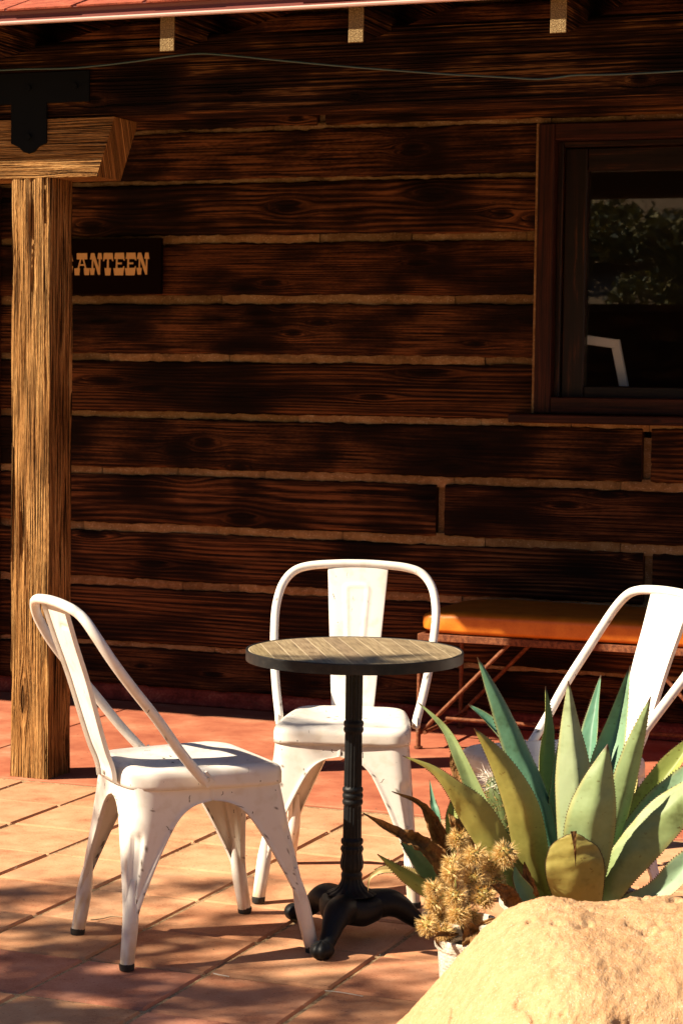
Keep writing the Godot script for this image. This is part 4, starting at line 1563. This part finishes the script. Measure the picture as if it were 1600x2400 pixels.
func plants() -> void:
	var ap := Vector3(0.50, 0.0, -4.5)
	pot("agave_pot", "pale round pot holding the large agave behind the boulder", ap, .115, .145, .262)
	var G := Color(.10, .235, .15)
	var G2 := Color(.22, .33, .205)
	var Y := Color(.34, .29, .075)
	var YG := Color(.25, .29, .075)
	var D := Color(.27, .155, .075)
	var toward := Vector3(0.05, 0.25, 1.0)
	var left := Vector3(-0.65, 0.35, 0.7)
	var right := Vector3(0.65, 0.35, 0.7)
	var base := Vector3(ap.x, 0.23, ap.z)
	var t := thing("agave_plant", "large blue-green agave with toothed spear leaves in a pale pot", "agave", base)
	# [points, facing, channel, colour, dry]
	var leaves := [
		# behind
		[[[1330, 2120, 4.52, 40], [1300, 1960, 4.56, 52], [1276, 1800, 4.62, 48], [1283, 1700, 4.66, 26], [1278, 1608, 4.70, 2]], left * Vector3(-1, 1, 1), 0.55, YG, 0.0],
		[[[1350, 2100, 4.54, 40], [1372, 1850, 4.60, 50], [1382, 1730, 4.64, 44], [1394, 1650, 4.68, 22], [1407, 1582, 4.70, 2]], left, 0.5, G, 0.0],
		[[[1340, 2120, 4.50, 40], [1395, 1950, 4.54, 66], [1420, 1800, 4.58, 66], [1447, 1690, 4.62, 40], [1475, 1560, 4.66, 2]], Vector3(-.25, .25, 1), 0.95, G2.lerp(G, .4), 0.0],
		[[[1320, 2120, 4.5, 40], [1300, 1960, 4.52, 62], [1308, 1830, 4.54, 62], [1322, 1720, 4.56, 30], [1330, 1650, 4.57, 3]], right, 0.5, G, 0.0],
		[[[1370, 2110, 4.5, 40], [1450, 1975, 4.56, 44], [1478, 1890, 4.6, 36], [1484, 1830, 4.63, 22], [1490, 1790, 4.65, 2]], left, 0.4, Color(.46, .40, .17), 0.0],
		[[[1310, 2110, 4.5, 40], [1250, 1880, 4.56, 46], [1205, 1765, 4.6, 44], [1150, 1695, 4.64, 28], [1096, 1650, 4.66, 2]], right, 0.6, G, 0.0],
		# middle
		[[[1310, 2110, 4.48, 50], [1268, 1900, 4.49, 66], [1215, 1760, 4.50, 58], [1165, 1640, 4.50, 34], [1118, 1540, 4.50, 2]], Vector3(.4, .25, .9), -0.7, G, 0.0],
		[[[1345, 2120, 4.46, 50], [1352, 1960, 4.45, 76], [1348, 1820, 4.45, 76], [1338, 1700, 4.46, 40], [1331, 1596, 4.47, 2]], Vector3(.1, .2, 1), -0.95, G2.lerp(Color(.42, .40, .2), .35), 0.0],
		[[[1380, 2110, 4.44, 46], [1425, 1985, 4.43, 60], [1455, 1870, 4.42, 56], [1488, 1750, 4.42, 40], [1524, 1632, 4.43, 2]], Vector3(.25, .2, 1), -0.6, YG.lerp(G2, .5), 0.0],
		[[[1290, 2120, 4.44, 46], [1250, 2010, 4.40, 72], [1222, 1890, 4.37, 70], [1170, 1785, 4.36, 42], [1110, 1706, 4.35, 2]], Vector3(0, .15, 1), -0.6, YG.lerp(Y, .6), 0.0],
		[[[1390, 2120, 4.46, 44], [1440, 1990, 4.46, 50], [1500, 1900, 4.48, 56], [1570, 1800, 4.5, 50], [1640, 1710, 4.52, 4]], left, 0.7, YG, 0.0],
		[[[1395, 2120, 4.44, 44], [1460, 2000, 4.42, 60], [1530, 1900, 4.42, 62], [1600, 1830, 4.42, 50], [1690, 1740, 4.42, 4]], left + Vector3(0, .3, 0), 0.6, G2, 0.0],
		# front
		[[[1365, 2130, 4.40, 60], [1372, 2040, 4.36, 96], [1385, 1930, 4.33, 104], [1402, 1840, 4.33, 70], [1423, 1744, 4.34, 2]], Vector3(.0, .15, 1), -0.55, YG.lerp(G2, .55), 0.0],
		[[[1400, 2130, 4.40, 50], [1450, 2040, 4.37, 76], [1515, 1960, 4.36, 88], [1580, 1890, 4.36, 78], [1690, 1790, 4.36, 4]], Vector3(-.3, .4, 1), -0.3, YG.lerp(G2, .4), 0.0],
		[[[1360, 2150, 4.37, 80], [1356, 2100, 4.34, 106], [1348, 2040, 4.32, 122], [1343, 1990, 4.32, 100], [1343, 1962, 4.32, 40], [1343, 1954, 4.32, 8]], Vector3(0, .1, 1), -0.25, Y, 0.0],
		# leaning out to the left
		[[[1280, 2110, 4.46, 36], [1180, 2010, 4.46, 46], [1142, 1920, 4.48, 42], [1080, 1780, 4.5, 28], [1041, 1706, 4.52, 14], [978, 1645, 4.54, 1.5]], Vector3(-.5, .3, .8), 0.6, YG.lerp(G2, .5), 0.0],
		[[[1260, 2110, 4.42, 36], [1172, 2000, 4.40, 66], [1112, 1905, 4.39, 68], [1060, 1845, 4.38, 34], [1010, 1800, 4.38, 14], [942, 1771, 4.38, 1.5]], Vector3(-.3, .4, .9), -0.35, Y.lerp(YG, .4), 0.0],
		[[[1240, 2130, 4.40, 24], [1210, 2090, 4.38, 34], [1192, 2050, 4.37, 26], [1178, 2010, 4.37, 10]], Vector3(.3, .2, 1), 0.4, YG, 0.0],
		[[[1225, 2150, 4.36, 24], [1200, 2110, 4.33, 40], [1176, 2085, 4.31, 30], [1150, 2075, 4.30, 3]], Vector3(-.2, .4, 1), 0.5, D, 0.9],
		[[[1265, 2140, 4.37, 24], [1232, 2095, 4.34, 36], [1212, 2060, 4.33, 22], [1205, 2030, 4.33, 3]], Vector3(.2, .2, 1), 0.5, G, 0.0],
		[[[1255, 2150, 4.38, 20], [1246, 2100, 4.35, 36], [1236, 2060, 4.34, 26], [1228, 2020, 4.34, 3]], Vector3(-.3, .2, 1), 0.4, D, 0.8],
		[[[1400, 2140, 4.4, 30], [1530, 2095, 4.36, 44], [1600, 2030, 4.34, 50], [1680, 1950, 4.34, 6]], Vector3(-.3, .5, 1), 0.4, G2, 0.0],
	]
	var k := 0
	for l in leaves:
		k += 1
		var o := put("leaf", leaf_mesh(l[0], base, (l[1] as Vector3).normalized(), l[2], l[3], l[4], 40 + k).done(M.leaf), t)
		if l[4] > 0.3:
			o.mesh.surface_set_material(0, M.dry_leaf)
	# dried end spine split into the blunt front leaf
	put("dry_spine", leaf_mesh([[1343, 1948, 4.302, 16], [1345, 1972, 4.296, 9], [1347, 2000, 4.295, 5], [1348, 2030, 4.297, 1]], base, Vector3(0, .1, 1), 0.1, Color(.05, .022, .012), 0.35, 5).done(M.dry_leaf), t)
	# a smaller, half-dried agave in its own pot, behind the cholla
	var pp := Vector3(0.292, 0.0, -4.63)
	pot("agave_pot", "small pale pot with the half-dried agave, behind the spiny cholla", pp, .048, .060, .17)
	var pb := Vector3(pp.x, 0.15, pp.z)
	var p2 := thing("agave_plant", "small half-dried agave with curled brown leaves beside the table foot", "agave", pb)
	var pup := [
		[[[1050, 2120, 4.64, 20], [1045, 2010, 4.62, 30], [1020, 1940, 4.60, 36], [985, 1885, 4.58, 16], [918, 1855, 4.56, 2]], Vector3(-.2, .5, 1), 0.6, D, 0.9],
		[[[1055, 2100, 4.60, 26], [1025, 2015, 4.56, 44], [975, 1975, 4.54, 42], [925, 1950, 4.52, 26], [850, 1905, 4.50, 2]], Vector3(0, .7, 1), 0.7, D, 1.0],
		[[[1050, 2115, 4.58, 24], [1000, 2085, 4.56, 32], [950, 2052, 4.54, 26], [884, 2002, 4.52, 2]], Vector3(-.1, .4, 1), -0.35, YG, 0.0],
		[[[1050, 2110, 4.64, 20], [1000, 2062, 4.62, 22], [940, 2040, 4.62, 18], [893, 2040, 4.62, 14], [866, 2060, 4.62, 5], [862, 2092, 4.62, 1]], Vector3(0, .8, 1), 0.3, Color(.42, .36, .16), 0.15],
		[[[1040, 2110, 4.63, 24], [1008, 2050, 4.60, 40], [975, 2005, 4.58, 34], [940, 1975, 4.57, 6]], Vector3(-.2, .5, 1), 0.4, G, 0.0],
		[[[1030, 2110, 4.68, 14], [1024, 1930, 4.70, 16], [1014, 1880, 4.72, 11], [1006, 1828, 4.74, 1]], toward, 0.5, G, 0.0],
		[[[1030, 2110, 4.66, 14], [1018, 1970, 4.66, 14], [1000, 1920, 4.66, 10], [988, 1890, 4.66, 1]], toward, 0.5, D, 0.6],
		[[[1060, 2110, 4.66, 14], [1057, 1950, 4.68, 24], [1060, 1900, 4.69, 22], [1066, 1860, 4.70, 3]], toward, 0.5, YG, 0.0],
		[[[1110, 2110, 4.60, 20], [1090, 1990, 4.56, 40], [1070, 1940, 4.55, 30], [1050, 1905, 4.55, 3]], Vector3(-.2, .3, 1), -0.4, D.lerp(Color(.4, .25, .1), .5), 0.9],
		[[[1100, 2100, 4.72, 16], [1085, 1900, 4.74, 26], [1068, 1800, 4.76, 26], [1062, 1745, 4.77, 8]], Vector3(-.6, .2, .8), 0.7, D, 0.8],
	]
	for l in pup:
		k += 1
		put("leaf", leaf_mesh(l[0], pb, (l[1] as Vector3).normalized(), l[2], l[3], l[4], 40 + k).done(M.dry_leaf if l[4] > 0.3 else M.leaf), p2)
	cholla()
	# straw-and-white spined column between the agave leaves
	var cb := dep(1190, 2080, 4.6)
	var ct := thing("column_cactus", "woolly white-spined column cactus between the agave leaves", "cactus", cb)
	var line := catmull(PackedVector3Array([Vector3.ZERO, dep(1196, 1990, 4.6) - cb, dep(1186, 1900, 4.61) - cb, dep(1168, 1815, 4.62) - cb]), 6)
	var m := MB.new()
	var rows := []
	for q in line.size():
		var row := PackedVector3Array()
		var rr: float = 0.034 * (1.0 if q < line.size() - 3 else [1.0, .85, .6, .15][q - line.size() + 4 if q - line.size() + 4 < 4 else 3])
		for j in 30:
			var a := TAU * j / 30.0
			row.append(line[q] + Vector3(cos(a), 0, sin(a)) * rr * (1.0 + 0.12 * cos(a * 10.0)))
		rows.append(row)
	rows.reverse()
	m.cur = Color(.10, .13, .05)
	m.grid(rows, true)
	put("stem", m.done(M.leaf), ct)
	m = MB.new()
	var r := RandomNumberGenerator.new()
	r.seed = 77
	var wool := MB.new()   # the white hairs on the crown
	wool.cur = Color(.84, .78, .70)
	for q in 1300:
		var f := r.randf()
		var i := mini(int(f * (line.size() - 1)), line.size() - 2)
		var c: Vector3 = line[i].lerp(line[i + 1], f * (line.size() - 1) - i)
		var a := r.randf() * TAU
		var out := Vector3(cos(a), r.randfn() * 0.5, sin(a)).normalized()
		var top := 1.0 if f > 0.72 + 0.2 * r.randf() else 0.0
		m.cur = [Color(.50, .33, .12), Color(.62, .45, .2)][r.randi() % 2]
		needle(wool if top > 0.5 else m, c + Vector3(cos(a), 0, sin(a)) * 0.03, (out + Vector3(r.randfn(), r.randfn() + top, r.randfn()) * 0.5).normalized(), r.randf_range(0.012, 0.036), 0.0009)
	put("spines", m.done(M.spine), ct)
	put("wool", wool.done(M.spine), ct)

func needle(m: MB, p: Vector3, d: Vector3, length: float, w: float) -> void:
	var s := d.cross(Vector3(.3, .9, .2)).normalized() * w
	var o := d.cross(s).normalized() * w
	var e := p + d * length
	m.tri(p - s, p + s, e)
	m.tri(p - o, p + o, e)

func cholla() -> void:
	var cp := Vector3(0.292, 0.0, -4.36)
	pot("cactus_pot", "small chipped white pot under the straw-coloured cholla", cp, .066, .084, .205)
	var base := Vector3(cp.x, 0.18, cp.z)
	var t := thing("cholla_cactus", "straw-coloured cholla cactus with dense spiny joints in a chipped pot", "cactus", base)
	var r := RandomNumberGenerator.new()
	r.seed = 31
	var straw := [Color(.60, .41, .14), Color(.72, .52, .21), Color(.84, .65, .31), Color(.92, .76, .43)]   # the spines' own straw tones, mixed at random
	# joints: [px, py, depth, radius px, length px, lean]
	var joints := [[1074, 1968, 4.42, 17, 26, .1], [1113, 2008, 4.34, 20, 34, .0], [1182, 2003, 4.33, 22, 36, .35], [1062, 2026, 4.36, 17, 26, -.3], [1059, 2050, 4.32, 16, 20, -.5], [1150, 2030, 4.37, 20, 30, .2], [1016, 2084, 4.34, 13, 20, -.1], [1018, 2120, 4.35, 14, 28, .0], [1067, 2103, 4.31, 19, 26, -.1], [1131, 2102, 4.32, 25, 40, .2], [1074, 2143, 4.29, 19, 24, .1], [1003, 2170, 4.33, 16, 24, -.6], [1032, 2152, 4.36, 15, 22, -.2], [1110, 2065, 4.35, 20, 30, .1], [1105, 2150, 4.34, 18, 24, .3], [1160, 2070, 4.36, 18, 28, .3], [1040, 2184, 4.32, 13, 20, -.2]]
	for j in joints:
		var c := dep(j[0], j[1], j[2]) - base
		var k: float = j[2] / FOCAL
		var ax := Vector3(sin(j[5]), cos(j[5]), r.randf_range(-.2, .5)).normalized()
		var len: float = j[3] * k * 1.7
		var rad: float = j[3] * k * 0.7
		var m := MB.new()
		m.cur = Color(.34, .27, .08)
		var path := PackedVector3Array()
		var radii := []
		for q in 8:
			var f := q / 7.0
			path.append(c + ax * len * (f - 0.5))
			radii.append(rad * (0.25 + 0.75 * sqrt(maxf(0.0, 1.0 - pow(2.0 * f - 1.0, 4.0)))))
		m.tube(path, radii, 12)
		var o := put("joint", m.done(M.leaf), t)
		m = MB.new()
		for q in 52:
			# areoles in spirals, each with a burst of spines
			var f := (q + 0.5) / 52.0
			var a := q * 2.39996
			var sx := ax.cross(Vector3(0.2, 0.1, 0.9)).normalized()
			var sy := ax.cross(sx)
			var radial := sx * cos(a) + sy * sin(a)
			var cap := pow(2.0 * f - 1.0, 5.0)
			var p := c + ax * len * (f - 0.5) + radial * rad * (0.3 + 0.7 * sqrt(maxf(0.0, 1.0 - cap * cap)))
			var nrm := (radial + ax * cap * 1.4).normalized()
			for s in 10:
				var d := (nrm + Vector3(r.randfn(), r.randfn(), r.randfn()) * 0.38).normalized()
				m.cur = straw[r.randi() % 4]
				needle(m, p, d, r.randf_range(0.012, 0.022), 0.0008)
		put("spines", m.done(M.spine), o)
	# woody stem and dead papery leaf at the foot
	var m2 := MB.new()
	var p0 := Vector3.ZERO
	m2.tube(catmull(PackedVector3Array([Vector3(0, -.02, 0), dep(1085, 2150, 4.36) - base, dep(1100, 2090, 4.37) - base, dep(1120, 2030, 4.38) - base]), 5), 0.011, 8)
	put("stem", m2.done(M.bark), t)
	for l in [[[[1120, 2200, 4.32, 10], [1105, 2180, 4.29, 34], [1095, 2215, 4.28, 24], [1085, 2240, 4.28, 4]], Vector3(-.2, .3, 1)], [[[1075, 2190, 4.32, 8], [1030, 2190, 4.28, 12], [1022, 2205, 4.27, 8], [1036, 2225, 4.27, 2]], Vector3(0, .5, 1)], [[[1100, 2180, 4.3, 6], [1140, 2160, 4.28, 9], [1170, 2150, 4.28, 2]], Vector3(0, .8, 1)]]:
		put("dead_leaf", leaf_mesh(l[0], base, (l[1] as Vector3).normalized(), 0.6, Color(.30, .19, .09), 1.0, 99).done(M.dry_leaf), t)

func boulder() -> void:
	var n := FastNoiseLite.new()
	n.seed = 44
	n.frequency = 2.2
	n.fractal_octaves = 4
	var n2 := FastNoiseLite.new()
	n2.seed = 45
	n2.frequency = 14.0
	n2.fractal_octaves = 4
	var n3 := FastNoiseLite.new()
	n3.seed = 46
	n3.frequency = 5.5
	n3.noise_type = FastNoiseLite.TYPE_CELLULAR
	n3.cellular_return_type = FastNoiseLite.RETURN_DISTANCE
	n3.fractal_type = FastNoiseLite.FRACTAL_NONE
	n3.domain_warp_enabled = true
	n3.domain_warp_amplitude = 0.12
	n3.domain_warp_frequency = 6.0
	# outline along its length, as heights above the ground; each section is a flattened arch
	var crest := PackedVector3Array()
	for p in [[765, 2660], [788, 2620], [838, 2530], [920, 2410], [1012, 2312], [1086, 2226], [1142, 2166], [1210, 2114], [1262, 2095], [1312, 2091], [1375, 2096], [1440, 2095], [1525, 2092], [1600, 2088], [1750, 2095], [1900, 2130], [2050, 2220], [2150, 2350], [2200, 2500], [2215, 2640], [2218, 2665]]:
		crest.append(dep(p[0], p[1], 3.92))
	crest = catmull(crest, 14)
	var rows := []
	for k in crest.size():
		var f := k / float(crest.size() - 1)
		var deep := 0.46 * pow(maxf(0.0, 1.0 - pow(absf(2.0 * f - 1.0), 2.6)), 0.5)
		var row := PackedVector3Array()
		for r in 181:
			var a := PI * (r / 180.0 * 1.1 - 0.05)
			var ca := signf(cos(a)) * pow(absf(cos(a)), 0.72)
			var sa := signf(sin(a)) * pow(absf(sin(a)), 0.72)
			var p := Vector3(crest[k].x, maxf(crest[k].y, -0.02) * sa, -3.72 + ca * deep)
			var d := Vector3(0, sa, ca * 0.6).normalized()
			var q := 0.035 * n.get_noise_3dv(p) * (0.25 + 0.75 * absf(ca)) + 0.005 * n2.get_noise_3dv(p) + 0.0022 * n2.get_noise_3dv(p * 4.0) + 0.010 * (n3.get_noise_3dv(p) + 0.5) + 0.002 * n3.get_noise_3dv(p * 3.1)
			q -= 0.009 * smoothstep(0.30, 0.45, n2.get_noise_3dv(p * 0.55 + Vector3(9, 2, 4)))
			row.append(p + d * q - Vector3(0.87, 0, -3.75))
		rows.append(row)
	var m := MB.new()
	m.grid(rows)
	var o := put("boulder", m.done(M.rock))
	o.position = Vector3(0.87, 0.0, -3.75)
	tag(o, "large rounded tan granite boulder in front of the potted plants", "boulder")

func litter() -> void:
	var list := [["dry_twig", [[213, 2156], [240, 2153], [262, 2148], [292, 2149]], 0.0016, "thin pale twig lying on the pavers between the chair legs", Color(.55, .42, .25)], ["dry_twig", [[500, 2281], [515, 2285], [537, 2289]], 0.0014, "short white straw on the paver joint near the table foot", Color(.75, .68, .55)], ["dry_twig", [[762, 2322], [800, 2326], [850, 2335]], 0.0012, "long white straw along the paver joint in front of the table", Color(.75, .68, .55)]]
	for l in list:
		var pts := PackedVector3Array()
		for p in l[1]:
			pts.append(gnd(p[0], p[1], 0.0035))
		var m := MB.new()
		m.tube(catmull(pts, 4), l[2], 6)
		var o := put(l[0], m.done(mat("straw", l[4], 0.8)))
		tag(o, l[3], "twig")
	# grit and bits of weed in the paver joints
	var turn := deg_to_rad(21.6)
	var pu := Vector3(cos(turn), 0, sin(turn))
	var pv := Vector3(-sin(turn), 0, cos(turn))
	var org := gnd(48, 2327)
	var r := RandomNumberGenerator.new()
	r.seed = 61
	var g := MB.new()
	for k in 1500:
		var p: Vector3
		if r.randf() < 0.72:
			var i := r.randi_range(-5, 12)
			p = org + pu * (i * 0.305 + r.randfn() * 0.004) + pv * r.randf_range(-2.2, 1.0)
			if r.randf() < 0.5:
				i = r.randi_range(-6, 4)
				p = org + pv * (i * 0.305 + r.randfn() * 0.004) + pu * r.randf_range(-1.5, 3.4)
		else:
			p = org + pv * r.randf_range(-2.2, 1.2) + pu * r.randf_range(-1.5, 3.4)
		if p.z > -3.4 or p.z < -7.0:
			continue
		p.y = 0.0005
		var s := r.randf_range(0.0008, 0.0028)
		var c := r.randf_range(0.5, 1.3)
		g.cur = Color(.36, .25, .15) * c
		if r.randf() < 0.12:
			g.cur = Color(.06, .05, .03)
		var a := r.randf() * TAU
		var q := []
		for j in 3:
			q.append(p + Vector3(cos(a + j * 2.1), 0, sin(a + j * 2.1)) * s * r.randf_range(.7, 1.3))
		var top := p + Vector3(0, s * 0.9, 0)
		g.tri(q[0], q[1], top); g.tri(q[1], q[2], top); g.tri(q[2], q[0], top)
	var o := put("sand_grit", g.done(M.spine))
	tag(o, "sand grains and crumbs scattered over the patio pavers", "grit")
	o.set_meta("kind", "stuff")
